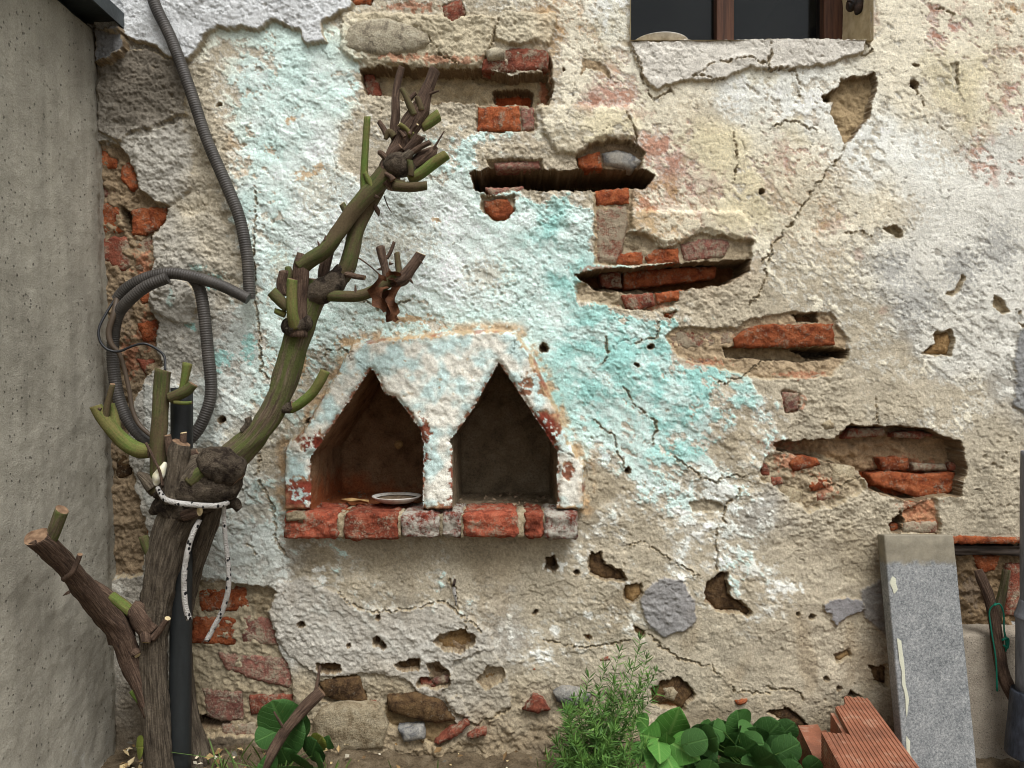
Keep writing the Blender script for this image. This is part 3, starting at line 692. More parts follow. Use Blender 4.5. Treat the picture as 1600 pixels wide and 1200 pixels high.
def lining(name, poly, out0, depth, mat, parent, grow=.8, sp=7.0, nseg=22, seed=0):
    p = np.array(poly); c = p.mean(0)
    pts = []
    for i in range(len(p)):
        a, b = p[i], p[(i + 1) % len(p)]
        n = max(1, int(np.hypot(*(b - a)) / sp))
        for k in range(n): pts.append(a + (b - a) * k / n)
    pts = np.array(pts); v = pts - c; pts = pts + v / np.linalg.norm(v, axis=1)[:, None] * grow
    n = len(pts); vs = []; fs = []
    arc = np.arange(n) * sp
    for j in range(nseg + 1):
        t = j / nseg
        dsp = (2.2 * pn(arc / 22, np.full(n, t * 12.), 150 + seed) + 1.0 * pn(arc / 8, np.full(n, t * 34.), 151 + seed)) * min(1, t * 5)
        q = pts + v / np.linalg.norm(v, axis=1)[:, None] * dsp[:, None] - v * (.03 * t)
        for (x, y) in q: vs.append(((x - 800) * S, -out0 + depth * t, CZ - (y - 600) * S))
    for j in range(nseg):
        for i in range(n):
            k = (i + 1) % n
            fs.append((j * n + i, j * n + k, (j + 1) * n + k, (j + 1) * n + i))
    # bumpy back wall
    base = nseg * n
    q2 = [Vector((vs[base + i][0], vs[base + i][2])) for i in range(n)]
    lo = np.array(q2).min(0); hi = np.array(q2).max(0)
    inner = []
    for gxx_ in np.arange(lo[0] + .006, hi[0] - .004, .009):
        for gz_ in np.arange(lo[1] + .006, hi[1] - .004, .009):
            if sdf(np.array(q2), np.array([gxx_]), np.array([gz_]))[0] < -.005: inner.append(Vector((gxx_ + .002 * math.sin(gz_ * 900), gz_ + .002 * math.sin(gxx_ * 700))))
    r = delaunay_2d_cdt(q2 + inner, [], [list(range(n))], 1, 1e-6)
    b0 = len(vs)
    rx = np.array([w.x for w in r[0]]); rz = np.array([w.y for w in r[0]])
    nb = .007 * fbm(rx * 18, rz * 18, 160 + seed, 4)
    edge = sdf(np.array(q2), rx, rz)
    for i in range(len(rx)): vs.append((rx[i], -out0 + depth + (nb[i] if edge[i] < -.002 else 0) + 1e-5, rz[i]))
    for f in r[2]: fs.append(tuple(b0 + k for k in f))
    o = mesh_obj(name, vs, fs, mat)
    bm = bmesh.new(); bm.from_mesh(o.data); bmesh.ops.remove_doubles(bm, verts=bm.verts, dist=5e-5)
    bmesh.ops.recalc_face_normals(bm, faces=bm.faces); bmesh.ops.reverse_faces(bm, faces=bm.faces); bm.to_mesh(o.data); bm.free()
    return adopt(o, parent)
lining('niche_lining', OPL, NO - .008, .27, M['lining_left'], niche, seed=1)
lining('niche_lining', OPR, NO - .008, .27, M['lining_right'], niche, seed=4)
# ------------------------------------------------------------------ bricks and stones showing through the plaster
_seed = [0]
def piece(name, poly, front, mat, depth=35, parent=None, rnd=2.2, dome=0.0, rough=1.0, sp=3.6, jit=2.2, tilt=0.0, broken=0.0):
    """one brick or stone: pixel outline, how far its face stands from the wall plane (mm)"""
    _seed[0] += 1; sd_ = _seed[0]
    p = W(poly, front / 1000)
    pts = []
    n = len(p)
    for i in range(n):
        a, b = p[i], p[(i + 1) % n]
        l = math.hypot(b[0] - a[0], b[1] - a[1]); k = max(1, round(l / sp))
        for j in range(k): pts.append((a[0] + (b[0] - a[0]) * j / k, a[1] + (b[1] - a[1]) * j / k))
    pts = np.array(pts, np.float32)
    pts[:, 0] += jit * pn(pts[:, 0] / 6, pts[:, 1] / 6, 200 + sd_); pts[:, 1] += jit * pn(pts[:, 0] / 6, pts[:, 1] / 6, 300 + sd_)
    lo, hi = pts.min(0), pts.max(0); ctr = (lo + hi) / 2
    gx_, gy_ = np.meshgrid(np.arange(lo[0], hi[0], sp * .8), np.arange(lo[1], hi[1], sp * .8))
    gx_ = gx_.ravel(); gy_ = gy_.ravel()
    gx_ = gx_ + .8 * pn(gx_ / 3, gy_ / 3, 210 + sd_); gy_ = gy_ + .8 * pn(gx_ / 3, gy_ / 3, 220 + sd_)
    s_ = sdf(pts, gx_, gy_)
    gx_, gy_ = gx_[s_ < -1.1], gy_[s_ < -1.1]
    v2 = [Vector((float(x), float(y))) for x, y in pts] + [Vector((float(x), float(y))) for x, y in zip(gx_, gy_)]
    r = delaunay_2d_cdt(v2, [], [list(range(len(pts)))], 1, 1e-5)
    rx = np.array([w.x for w in r[0]], np.float32); ry = np.array([w.y for w in r[0]], np.float32)
    dd = -sdf(pts, rx, ry)
    size = min(hi[0] - lo[0], hi[1] - lo[1]) / 2
    z = front - rnd * 1.6 * (1 - np.clip(dd / (rnd * 2.4), 0, 1)) ** 2
    z = z + dome * np.sqrt(np.clip(dd / max(size, 1), 0, 1)) - dome
    z = z + rough * (1.5 * fbm(rx / 15, ry / 15, 230 + sd_, 3) + .8 * fbm(rx / 5, ry / 5, 240 + sd_, 2)) * np.clip(dd / 2, .3, 1)
    z = z - broken * (np.abs(fbm(rx / 22, ry / 11, 245 + sd_, 4)) * 5.0 + 2.5 * smooth(.1, .5, fbm(rx / 16, ry / 8, 246 + sd_, 3)))
    z = z + tilt * (ry - ctr[1]) / max(hi[1] - lo[1], 1)
    vs = [((x - 800) * S, -zz / 1000, CZ - (y - 600) * S) for x, y, zz in zip(rx, ry, z)]
    fs = [tuple(f) for f in r[2]]
    # orient to the viewer and add the sides
    out = []
    for f in fs:
        a, b, c = (r[0][k] for k in f[:3])
        out.append(f if (b - a).cross(c - a) < 0 else f[::-1])
    fs = out
    cnt = {}
    for f in fs:
        for i in range(len(f)): cnt[(f[i], f[(i + 1) % len(f)])] = 1
    rim = [(a, b) for (a, b) in cnt if (b, a) not in cnt]
    mp_ = {}
    for a, b in rim:
        for k in (a, b):
            if k not in mp_:
                mp_[k] = len(vs); vs.append((vs[k][0], vs[k][1] + depth / 1000, vs[k][2]))
    for a, b in rim: fs.append((b, a, mp_[a], mp_[b]))
    o = mesh_obj(name, vs, fs, M[mat])
    return adopt(o, parent or wall)

def q4(x0, y0, x1, y1): return [(x0, y0), (x1, y0), (x1, y1), (x0, y1)]
BRICKS = [
 # left column
 ([(155, 226), (178, 224), (183, 262), (155, 264)], -12, 'brick_orange'), ([(187, 258), (203, 251), (213, 268), (214, 294), (204, 298), (188, 280)], -9, 'brick_orange'),
 ([(157, 272), (180, 270), (186, 308), (157, 310)], -15, 'brick_dull'), ([(157, 315), (182, 318), (194, 362), (157, 366)], -12, 'brick_orange'),
 ([(204, 327), (230, 323), (259, 324), (258, 341), (246, 357), (226, 367), (204, 367)], -8, 'brick_orange'), ([(157, 368), (200, 370), (203, 414), (192, 424), (157, 404)], -10, 'brick_red'),
 ([(204, 372), (234, 368), (236, 410), (226, 424), (206, 420)], -13, 'brick_pale'), ([(186, 424), (212, 424), (214, 446), (188, 440)], -16, 'brick_red'), ([(217, 462), (236, 454), (236, 470), (219, 476)], -10, 'brick_orange'), ([(213, 506), (243, 499), (247, 528), (240, 535), (222, 532)], -8, 'brick_orange'),
 ([(211, 560), (241, 562), (226, 586)], -10, 'brick_red'), ([(178, 700), (194, 696), (206, 740), (182, 752)], -12, 'stone_brown'), ([(226, 816), (250, 826), (250, 850), (232, 846)], -6, 'brick_orange'),
 # lower left
 ([(308, 920), (382, 917), (390, 954), (312, 957)], -9, 'brick_orange'), ([(300, 963), (369, 965), (366, 1009), (298, 1006)], -9, 'brick_orange'), ([(377, 962), (430, 968), (433, 1010), (378, 1004)], -8, 'brick_dull'),
 ([(338, 1020), (452, 1030), (456, 1076), (404, 1066), (352, 1046)], -7, 'brick_dull'), ([(315, 1077), (378, 1082), (379, 1126), (345, 1128), (322, 1120)], -8, 'brick_dull'), ([(388, 1088), (456, 1086), (456, 1104), (420, 1110), (391, 1120)], -6, 'brick_red'),
 ([(345, 1134), (398, 1130), (402, 1165), (350, 1170)], -6, 'brick_pale'), ([(462, 1066), (478, 1064), (480, 1080), (470, 1088)], 0, 'brick_red'),
 # top
 ([(690, 9), (721, -4), (729, 20), (707, 35), (695, 30)], 3, 'brick_red'), ([(542, -20), (584, -20), (577, 5), (553, 6)], 1, 'brick_orange'), ([(500, 74), (523, 76), (520, 84), (502, 82)], 6, 'brick_orange'),
 ([(753, 92), (800, 73), (850, 76), (858, 86), (856, 108), (802, 112), (753, 110)], 4, 'brick_red'), ([(568, 113), (584, 116), (598, 148), (577, 152), (568, 138)], -22, 'brick_red'),
 ([(747, 167), (811, 165), (814, 203), (746, 204)], 1, 'brick_orange'), ([(814, 166), (834, 168), (835, 203), (816, 204)], 1, 'brick_dull'),
 # second slot
 ([(757, 292), (818, 291), (823, 304), (768, 309)], -6, 'brick_dull'), ([(903, 246), (938, 235), (941, 262), (915, 266), (905, 260)], -6, 'brick_orange'), ([(770, 254), (842, 250), (846, 264), (776, 266)], -1, 'brick_dull'),
 ([(755, 313), (793, 309), (804, 328), (790, 343), (770, 341), (756, 328)], 1, 'brick_orange'), ([(930, 298), (984, 292), (984, 317), (932, 321)], -2, 'brick_orange'),
 ([(929, 325), (979, 321), (981, 350), (972, 392), (964, 413), (933, 410)], -4, 'brick_pale'),
 # third slot
 ([(964, 396), (1004, 393), (1006, 412), (963, 415)], -3, 'brick_orange'), ([(1008, 400), (1025, 389), (1060, 387), (1062, 410), (1012, 417)], -4, 'brick_orange'), ([(1064, 382), (1100, 372), (1138, 374), (1141, 386), (1130, 402), (1070, 409)], -6, 'brick_dull'),
 ([(973, 370), (1002, 367), (1008, 388), (972, 394)], -8, 'mortar'), ([(970, 462), (1020, 457), (1024, 477), (1000, 485), (978, 482)], 1, 'brick_red'), ([(1024, 457), (1070, 452), (1062, 468), (1028, 474)], 0, 'brick_orange'), ([(1040, 489), (1055, 488), (1050, 498)], 0, 'brick_orange'),
 ([(936, 428), (970, 423), (972, 450), (940, 448)], -46, 'brick_red'), ([(974, 422), (1120, 416), (1118, 434), (976, 452)], -48, 'brick_orange'),
 # fourth
 ([(1147, 528), (1168, 512), (1190, 507), (1303, 505), (1306, 539), (1240, 543), (1148, 543)], 1, 'brick_orange'), ([(1040, 530), (1056, 515), (1148, 517), (1144, 538), (1100, 545), (1044, 545)], -4, 'brick_pale'),
 ([(1058, 556), (1120, 559), (1136, 570), (1126, 581), (1082, 570)], -5, 'brick_dull'), ([(1205, 586), (1300, 584), (1296, 592), (1210, 594)], -6, 'brick_pale'),
 # fifth
 ([(1374, 716), (1400, 714), (1421, 717), (1422, 734), (1380, 736)], -30, 'brick_orange'), ([(1426, 724), (1480, 726), (1482, 734), (1428, 736)], -34, 'brick_pale'), ([(1484, 722), (1502, 726), (1502, 736), (1486, 736)], -30, 'brick_red'),
 ([(1360, 741), (1392, 737), (1440, 742), (1494, 738), (1496, 768), (1440, 780), (1400, 766), (1366, 758)], -25, 'brick_orange'), ([(1235, 722), (1252, 711), (1276, 716), (1284, 726), (1262, 732), (1240, 738)], -2, 'brick_orange'),
 ([(1266, 758), (1280, 749), (1294, 750), (1295, 762), (1270, 768)], -2, 'brick_orange'), ([(1275, 773), (1298, 770), (1303, 780), (1278, 785)], -1, 'brick_red'), ([(1189, 722), (1204, 730), (1202, 746), (1190, 742)], 0, 'brick_red'), ([(1205, 745), (1222, 747), (1225, 756), (1208, 760)], 0, 'brick_red'),
 ([(1330, 670), (1382, 668), (1384, 680), (1320, 686)], -25, 'brick_red'), ([(1398, 676), (1440, 674), (1462, 680), (1440, 686), (1400, 684)], -20, 'brick_red'), ([(1418, 786), (1432, 784), (1434, 794), (1420, 796)], 2, 'brick_orange'),
 ([(1412, 817), (1465, 815), (1466, 834), (1412, 834)], 2, 'brick_pale'), ([(1391, 819), (1408, 817), (1407, 830), (1391, 830)], -16, 'brick_orange'),
 ([(1222, 612), (1248, 614), (1249, 640), (1229, 645)], 3, 'brick_dull'),
 # right, under the ledge
 ([(1488, 838), (1640, 842), (1640, 850), (1490, 850)], 6, 'brick_orange'), ([(1522, 868), (1566, 870), (1556, 892), (1535, 896), (1526, 884)], -16, 'brick_orange'), ([(1576, 882), (1640, 880), (1640, 968), (1572, 962)], -14, 'brick_red'), ([(1570, 972), (1640, 972), (1640, 994), (1566, 992)], -20, 'stone_grey'),
 # crumbs low down
 ([(817, 1111), (834, 1087), (846, 1092), (860, 1110), (840, 1115)], 24, 'brick_red'), ([(678, 1162), (700, 1145), (728, 1129), (734, 1133), (716, 1150), (684, 1166)], 34, 'brick_red'), ([(730, 1152), (745, 1142), (760, 1142), (758, 1151), (736, 1156)], 34, 'brick_red'),
 ([(655, 1058), (668, 1062), (680, 1074), (658, 1072)], 1, 'brick_red'), ([(674, 1063), (702, 1054), (701, 1067), (682, 1071)], 1, 'brick_dull'), ([(678, 1092), (700, 1098), (712, 1108), (690, 1104)], 4, 'brick_red'), ([(606, 1063), (618, 1060), (616, 1072), (607, 1072)], 3, 'brick_red'),
 ([(826, 1042), (838, 1040), (840, 1050), (828, 1052)], 3, 'brick_orange'), ([(936, 1030), (952, 1027), (954, 1032), (938, 1034)], 3, 'brick_red'), ([(575, 1094), (590, 1094), (590, 1100), (577, 1101)], 4, 'brick_red'), ([(1150, 1096), (1168, 1094), (1166, 1102), (1152, 1102)], 4, 'brick_orange'),
]
for pl, fr, mt in BRICKS:
    piece('brick', pl, fr + (3.0 if mt == 'brick_orange' else 1.2), mt, rough=1.6 if mt == 'brick_orange' else 1.1, broken=.6 if mt == 'brick_orange' else .3)
STONES = [
 ([(530, 58), (540, 36), (566, 26), (600, 22), (640, 32), (666, 48), (672, 62), (648, 78), (600, 84), (560, 80), (538, 74)], 22, 'stone_beige', 10), ([(758, 76), (772, 70), (790, 74), (788, 88), (762, 92)], 18, 'stone_beige', 5),
 ([(940, 238), (962, 231), (985, 236), (1006, 250), (990, 265), (945, 256)], -2, 'stone_grey', 6), ([(848, 872), (864, 869), (867, 882), (858, 890)], -20, 'stone_brown', 2),
 ([(922, 863), (938, 861), (946, 880), (966, 890), (978, 905), (960, 908), (940, 905), (920, 895)], -3, 'stone_brown', 4), ([(976, 916), (1000, 912), (1005, 930), (990, 942), (979, 936)], -4, 'stone_ochre', 3),
 ([(1103, 907), (1116, 896), (1135, 895), (1138, 930), (1155, 940), (1175, 955), (1170, 965), (1150, 955), (1120, 955), (1100, 935)], -4, 'stone_brown', 4),
 ([(679, 997), (704, 986), (720, 979), (741, 990), (739, 1005), (720, 1016), (690, 1013)], -2, 'stone_ochre', 3), ([(618, 1038), (640, 1029), (657, 1030), (657, 1044), (626, 1046)], -6, 'stone_brown', 3),
 ([(672, 1036), (686, 1035), (702, 1048), (690, 1056), (678, 1052)], -6, 'stone_brown', 3), ([(498, 1038), (529, 1036), (534, 1046), (520, 1051), (501, 1046)], -10, 'stone_brown', 3),
 ([(496, 1070), (515, 1060), (560, 1058), (572, 1100), (545, 1103), (504, 1092)], 12, 'stone_brown', 8), ([(747, 1062), (761, 1042), (784, 1044), (784, 1055), (762, 1075)], -4, 'stone_ochre', 3),
 ([(1020, 1077), (1044, 1062), (1060, 1059), (1082, 1075), (1085, 1086), (1074, 1098), (1065, 1110), (1046, 1098), (1030, 1104), (1020, 1098)], -4, 'stone_brown', 4), ([(1036, 1076), (1052, 1072), (1062, 1084), (1054, 1098), (1038, 1094)], 0, 'mortar', 3),
 ([(1200, 1113), (1230, 1106), (1254, 1124), (1265, 1140), (1250, 1150), (1225, 1132)], -2, 'stone_brown', 4), ([(1358, 1043), (1386, 1039), (1386, 1070), (1366, 1065)], -2, 'stone_brown', 4), ([(1305, 1027), (1324, 1017), (1331, 1025), (1311, 1035)], -2, 'stone_ochre', 2),
 ([(991, 976), (1007, 986), (1005, 997), (993, 989)], -2, 'stone_brown', 2), ([(865, 1086), (880, 1078), (905, 1080), (924, 1090), (920, 1106), (890, 1111), (870, 1100)], 28, 'stone_grey', 9), ([(1442, 552), (1463, 537), (1463, 522), (1484, 517), (1488, 533), (1482, 554)], -5, 'stone_ochre', 2),
 ([(498, 1112), (540, 1102), (590, 1106), (604, 1140), (596, 1174), (520, 1182), (484, 1168), (486, 1130)], 34, 'mortar', 10), ([(602, 1092), (650, 1086), (690, 1100), (712, 1130), (680, 1136), (640, 1128), (604, 1116)], 24, 'stone_brown', 12), ([(620, 1142), (660, 1140), (664, 1158), (630, 1164)], 38, 'stone_grey', 6),
 ([(1086, 906), (1098, 912), (1096, 930), (1086, 926)], 5, 'stone_grey', 2), ([(1285, 660), (1300, 655), (1308, 668), (1290, 674)], 4, 'mortar', 3), ([(1218, 758), (1258, 766), (1250, 800), (1214, 790)], 2, 'mortar', 5), ([(1296, 724), (1338, 730), (1342, 752), (1300, 758)], -2, 'mortar', 4),
]
for pl, fr, mt, dm in STONES:
    piece('stone', pl, fr, mt, rnd=3, dome=dm, jit=1.2, rough=.8)

# --- the row of bricks under the niches
def rough_box(name, x0, x1, y0, y1, out0, out1, mat, parent, seg=6, rnd=5, rough=1.0, seed=0):
    """block between pixels x0..x1, y0..y1 (as seen at its front), from out0 (back) to out1 (front), worn corners"""
    a, b = P(x0, y0, out1), P(x1, y1, out1)
    c = (a + b) / 2; hx, hz = abs(b.x - a.x) / 2, abs(a.z - b.z) / 2; hy = (out1 - out0) / 2; c.y = -(out0 + out1) / 2
    bm = bmesh.new()
    bmesh.ops.create_cube(bm, size=2)
    bmesh.ops.subdivide_edges(bm, edges=bm.edges[:], cuts=seg, use_grid_fill=True)
    r = rnd / 1000
    for v in bm.verts:
        p = Vector((v.co.x * hx, v.co.y * hy, v.co.z * hz))
        q = Vector((max(-hx + r, min(hx - r, p.x)), max(-hy + r, min(hy - r, p.y)), max(-hz + r, min(hz - r, p.z))))
        d = p - q
        if d.length > r: p = q + d.normalized() * r
        nx = (c.x + p.x) / S; nz = (c.z + p.z) / S
        k = 1.3 * float(fbm(np.array([nx / 18 + p.y * 90]), np.array([nz / 14 - p.y * 60]), 250 + seed, 3)[0]) + .6 * float(pn(np.array([nx / 5 + p.y * 300]), np.array([nz / 5]), 260 + seed)[0])
        nn = Vector((v.co.x ** 5, v.co.y ** 5, v.co.z ** 5))
        if nn.length > 0: p += nn.normalized() * k * rough * .0014
        v.co = c + p
    me = bpy.data.meshes.new(name); bm.to_mesh(me); bm.free()
    me.polygons.foreach_set('use_smooth', [True] * len(me.polygons))
    me.materials.append(M[mat])
    o = bpy.data.objects.new(name, me); COL.objects.link(o)
    return adopt(o, parent)
M['brick_sill'] = mat_brick('niche_sill_clay', lin(158, 82, 60), lin(124, 64, 48), lin(172, 108, 84), .40)
M['brick_limed'] = mat_brick('limewashed_clay', lin(130, 64, 50), lin(104, 50, 40), lin(140, 80, 64), .8, 1.0, lin(200, 196, 182))
FY = 801
for i, (x0, x1, y1, mt, o1) in enumerate(((443, 527, 843, 'brick_sill', .058), (537, 622, 845, 'brick_sill', .056), (626, 687, 841, 'brick_limed', .057), (690, 721, 840, 'brick_limed', .054), (723, 809, 841, 'brick_sill', .058), (819, 850, 843, 'brick_sill', .056), (851, 903, 844, 'brick_limed', .060))):
    rough_box('sill_brick', x0, x1, FY + (i % 3) * .8, y1, -.07, o1, mt, niche, seg=12, rnd=9, rough=3.2, seed=i)
for i, (x0, x1) in enumerate(((527, 538), (621, 627), (686, 691), (720, 724), (808, 820), (849, 852))):
    rough_box('mortar_joint', x0 - 1, x1 + 1, FY + 3, 841, -.07, .051, 'mortar', niche, seg=7, rnd=4, rough=3.0, seed=20 + i)
rough_box('mortar_lump', 446, 476, 801, 816, .03, .062, 'mortar', niche, seg=5, rnd=7, rough=3.0, seed=40)

# --- window: reveal, frame, two panes, dark room behind
def quadbox(name, x0, x1, y0, y1, out0, out1, mat, parent, bev=.0015):
    """box whose front face covers those pixels at depth out1"""
    a, b = P(x0, y0, out1), P(x1, y1, out1)
    bm = bmesh.new(); bmesh.ops.create_cube(bm, size=1)
    for v in bm.verts: v.co = Vector(((a.x + b.x) / 2 + v.co.x * (b.x - a.x), -(out0 + out1) / 2 + v.co.y * (out1 - out0), (a.z + b.z) / 2 + v.co.z * (a.z - b.z)))
    if bev: bmesh.ops.bevel(bm, geom=bm.edges[:], offset=bev, segments=2, affect='EDGES', profile=.5)
    me = bpy.data.meshes.new(name); bm.to_mesh(me); bm.free()
    me.materials.append(mat)
    o = bpy.data.objects.new(name, me); COL.objects.link(o)
    return adopt(o, parent)
def mat_wood(name, c1, c2, axis=(60, 60, 3)):
    q = NT(name, .7, .25)
    v = q.mapped(axis)
    c = q.ramp(q.noise(2.2, 6, .65, vec=v), [(.3, c2), (.6, c1)])
    return q.done(c, q.bump(q.noise(4, 5, .6, vec=v), .0012, .7))
M['wood_frame'] = mat_wood('old_brown_window_wood', lin(88, 58, 42), lin(46, 30, 24))
q = NT('dusty_window_glass', .1, .5)
fr_ = q.t.nodes.new('ShaderNodeFresnel'); fr_.inputs[0].default_value = 1.32
tr_ = q.t.nodes.new('ShaderNodeBsdfTransparent'); tr_.inputs[0].default_value = (.62, .68, .70, 1)
gl_ = q.t.nodes.new('ShaderNodeBsdfGlossy'); gl_.inputs['Roughness'].default_value = .06
df_ = q.t.nodes.new('ShaderNodeBsdfDiffuse'); df_.inputs[0].default_value = (*lin(150, 152, 150), 1)
m1 = q.t.nodes.new('ShaderNodeMixShader'); m2 = q.t.nodes.new('ShaderNodeMixShader')
q.t.links.new(fr_.outputs[0], m1.inputs[0]); q.t.links.new(tr_.outputs[0], m1.inputs[1]); q.t.links.new(gl_.outputs[0], m1.inputs[2])
dust = q.math('ADD', q.math('MULTIPLY', q.ramp(q.noise(9, 5, .6), [(.4, 0.0), (.8, 1.0)]), .02), q.ramp(q.voro(85), [(.05, .35), (.11, .006)]))
q.t.links.new(dust, m2.inputs[0]); q.t.links.new(m1.outputs[0], m2.inputs[1]); q.t.links.new(df_.outputs[0], m2.inputs[2])
q.t.links.new(m2.outputs[0], q.t.nodes['Material Output'].inputs['Surface'])
M['glass'] = q.m
q = NT('dark_room', .9, .1); M['room'] = q.done(lin(34, 34, 34))
q = NT('reveal_plaster', .95, .1)
cc_ = q.ramp(q.noise(30, 6, .65), [(.3, lin(168, 152, 124)), (.55, lin(202, 188, 158)), (.75, lin(218, 206, 182))])
M['reveal'] = q.done(cc_, q.bump(q.noise(200, 5, .7), .003))
WD = -.135
window = empty('window', P(1170, 66, WD)); adopt(window, wall); tag(window, 'dark window with brown wooden frame above the sill')
bpy.context.view_layer.update()
def wadopt(o):
    o.parent = window; o.matrix_parent_inverse = window.matrix_world.inverted(); return o
x0, x1 = (985 - 800) * S - .0008, (1360 - 800) * S + .0008
zt = CZ - (-330 - 600) * S; zb = CZ - (66.5 - 600) * S
def grid_sheet(name, org, u, v, nu, nv, nrm, amp, mat, fseed=0):
    vs, fs = [], []
    for j in range(nv + 1):
        for i in range(nu + 1):
            p = Vector(org) + Vector(u) * (i / nu) + Vector(v) * (j / nv)
            k = float(fbm(np.array([(p.x + p.y) * 40]), np.array([(p.z + p.y * .7) * 40]), 270 + fseed, 3)[0])
            vs.append(p + Vector(nrm) * amp * k * (0 if i in (0, nu) else 1))
    for j in range(nv):
        for i in range(nu): fs.append((j * (nu + 1) + i, j * (nu + 1) + i + 1, (j + 1) * (nu + 1) + i + 1, (j + 1) * (nu + 1) + i))
    return mesh_obj(name, vs, fs, mat)
for nm, org, u, v, nrm in (('reveal', (x1, -.012, zb), (0, .16, 0), (0, 0, zt - zb), (-1, 0, 0)), ('reveal', (x0, -.012, zb), (0, .16, 0), (0, 0, zt - zb), (1, 0, 0)),
                           ('sill_top', (x0, -.012, zb), (0, .16, 0), (x1 - x0, 0, 0), (0, 0, 1)), ('lintel', (x0, -.012, zt), (0, .16, 0), (x1 - x0, 0, 0), (0, 0, -1))):
    wadopt(grid_sheet(nm, org, u, v, 16, 46, nrm, .003, M['reveal']))
TOPY = -276
for nm, a, b in (('mullion', 1120, 1147), ('frame_stile', 1288, 1324), ('frame_stile', 960, 983)):
    wadopt(quadbox(nm, a, b, TOPY, 80, WD - .045, WD + .002, M['wood_frame'], wall))
wadopt(quadbox('frame_rail', 983.5, 1283.5, 67, 88, WD - .04, WD - .002, M['wood_frame'], wall))
wadopt(quadbox('frame_rail', 992.5, 1283.5, TOPY, TOPY + 26, WD - .04, WD - .002, M['wood_frame'], wall))
wadopt(quadbox('pane', 982, 1123, TOPY + 20, 72, WD - .026, WD - .022, M['glass'], wall, 0)); wadopt(quadbox('pane', 1144, 1287, TOPY + 20, 72, WD - .026, WD - .022, M['glass'], wall, 0))
rb = [Vector((x, y, z)) for z in (zb - .08, zt + .05) for y in (.19, 1.3) for x in (x0 - .15, x1 + .15)]
wadopt(mesh_obj('dark_room', rb, [(0, 1, 3, 2), (4, 6, 7, 5), (0, 2, 6, 4), (1, 5, 7, 3), (2, 3, 7, 6)], M['room'], shade=False))
wadopt(mesh_obj('room_rebate', [Vector((x, .15, z)) for z in (zb, zt) for x in (x0, x1)] + [Vector((x, .19, z)) for z in (zb - .08, zt + .05) for x in (x0 - .15, x1 + .15)], [(0, 1, 5, 4), (2, 6, 7, 3), (0, 4, 6, 2), (1, 3, 7, 5)], M['room'], shade=False))
# iron shutter hinge at the right jamb
q = NT('rusty_iron', .75, .4); q.b.inputs['Metallic'].default_value = .3
M['iron'] = q.done(q.ramp(q.noise(60, 5), [(.35, lin(30, 28, 28)), (.7, lin(70, 52, 42))]), q.bump(q.noise(200, 4), .002))
# ------------------------------------------------------------------ ground, concrete wall, slab, hollow brick, pipe
q = NT('garden_soil', .97, .1)
cs = q.ramp(q.noise(28, 6, .65), [(.3, lin(74, 62, 48)), (.5, lin(112, 98, 78)), (.72, lin(140, 126, 104))])
cs = q.mix(1.0, cs, q.ramp(q.noise(260, 3, .7), [(.3, .6), (.5, 1.0), (.75, 1.3)]), 'MULTIPLY')
M['soil'] = q.done(cs, q.bump(q.math('ADD', q.noise(90, 6, .65), q.noise(320, 3, .7)), .006))
gxs = np.concatenate([np.linspace(-12, -1.3, 14), np.arange(-1.2, 1.3, .011), np.linspace(1.4, 12, 14)])
gys = np.concatenate([np.linspace(-14, -1.0, 18), np.arange(-.95, -.3, .03), np.arange(-.3, .06, .009)])
GX, GY = np.meshgrid(gxs, gys)
near = smooth(-.6, -.2, GY)
GZ = .010 * fbm(GX * 9, GY * 9, 301, 4) + near * (.008 * fbm(GX * 45, GY * 45, 302, 3) + .008 * smooth(-.12, .01, GY))
gi = np.arange(GX.size).reshape(GX.shape)
gf = np.stack([gi[:-1, :-1], gi[:-1, 1:], gi[1:, 1:], gi[1:, :-1]], -1).reshape(-1, 4)
ground = tag(mesh_obj('ground', np.stack([GX, GY, GZ], -1).reshape(-1, 3), gf, M['soil']), kind='structure')

# --- concrete wall at the left
q = NT('cast_concrete', .9, .15)
st_ = q.noise(3.0, 5, .6, vec=q.mapped((8, 8, .55)))
cs = q.ramp(q.noise(9, 6, .6), [(.3, lin(152, 147, 134)), (.55, lin(170, 165, 151)), (.75, lin(184, 179, 165))])
cs = q.mix(1.0, cs, q.ramp(st_, [(.3, .80), (.5, 1.0), (.7, 1.16)]), 'MULTIPLY')
cs = q.mix(1.0, cs, q.ramp(q.noise(330, 3, .75), [(.3, .78), (.5, 1.0), (.72, 1.18)]), 'MULTIPLY')
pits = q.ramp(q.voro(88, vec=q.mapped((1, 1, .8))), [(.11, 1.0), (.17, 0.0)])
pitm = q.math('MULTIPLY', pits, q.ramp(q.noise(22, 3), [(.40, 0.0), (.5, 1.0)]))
ef = q.ramp(q.noise(26, 7, .75, dist=1.2), [(.60, 0.0), (.68, 1.0)])
ge = q.t.nodes.new('ShaderNodeNewGeometry'); sp_ = q.t.nodes.new('ShaderNodeSeparateXYZ'); q.t.links.new(ge.outputs['Position'], sp_.inputs[0])
efm = q.math('MULTIPLY', ef, q.math('MULTIPLY', q.ramp(sp_.outputs[2], [(.05, .8), (.27, 0.0)]), .8))
cs = q.mix(q.math('MULTIPLY', pitm, .5), q.mix(efm, cs, lin(186, 184, 176)), lin(52, 50, 45))  # pit insides coloured dark, standing in for the shade of real cavities
hh = q.math('SUBTRACT', q.math('ADD', q.math('MULTIPLY', q.noise(70, 6, .65), .55), q.math('MULTIPLY', q.noise(480, 3, .7), .35)), q.math('MULTIPLY', pitm, 1.2))
M['concrete'] = q.done(cs, q.bump(hh, .007, 1.0))
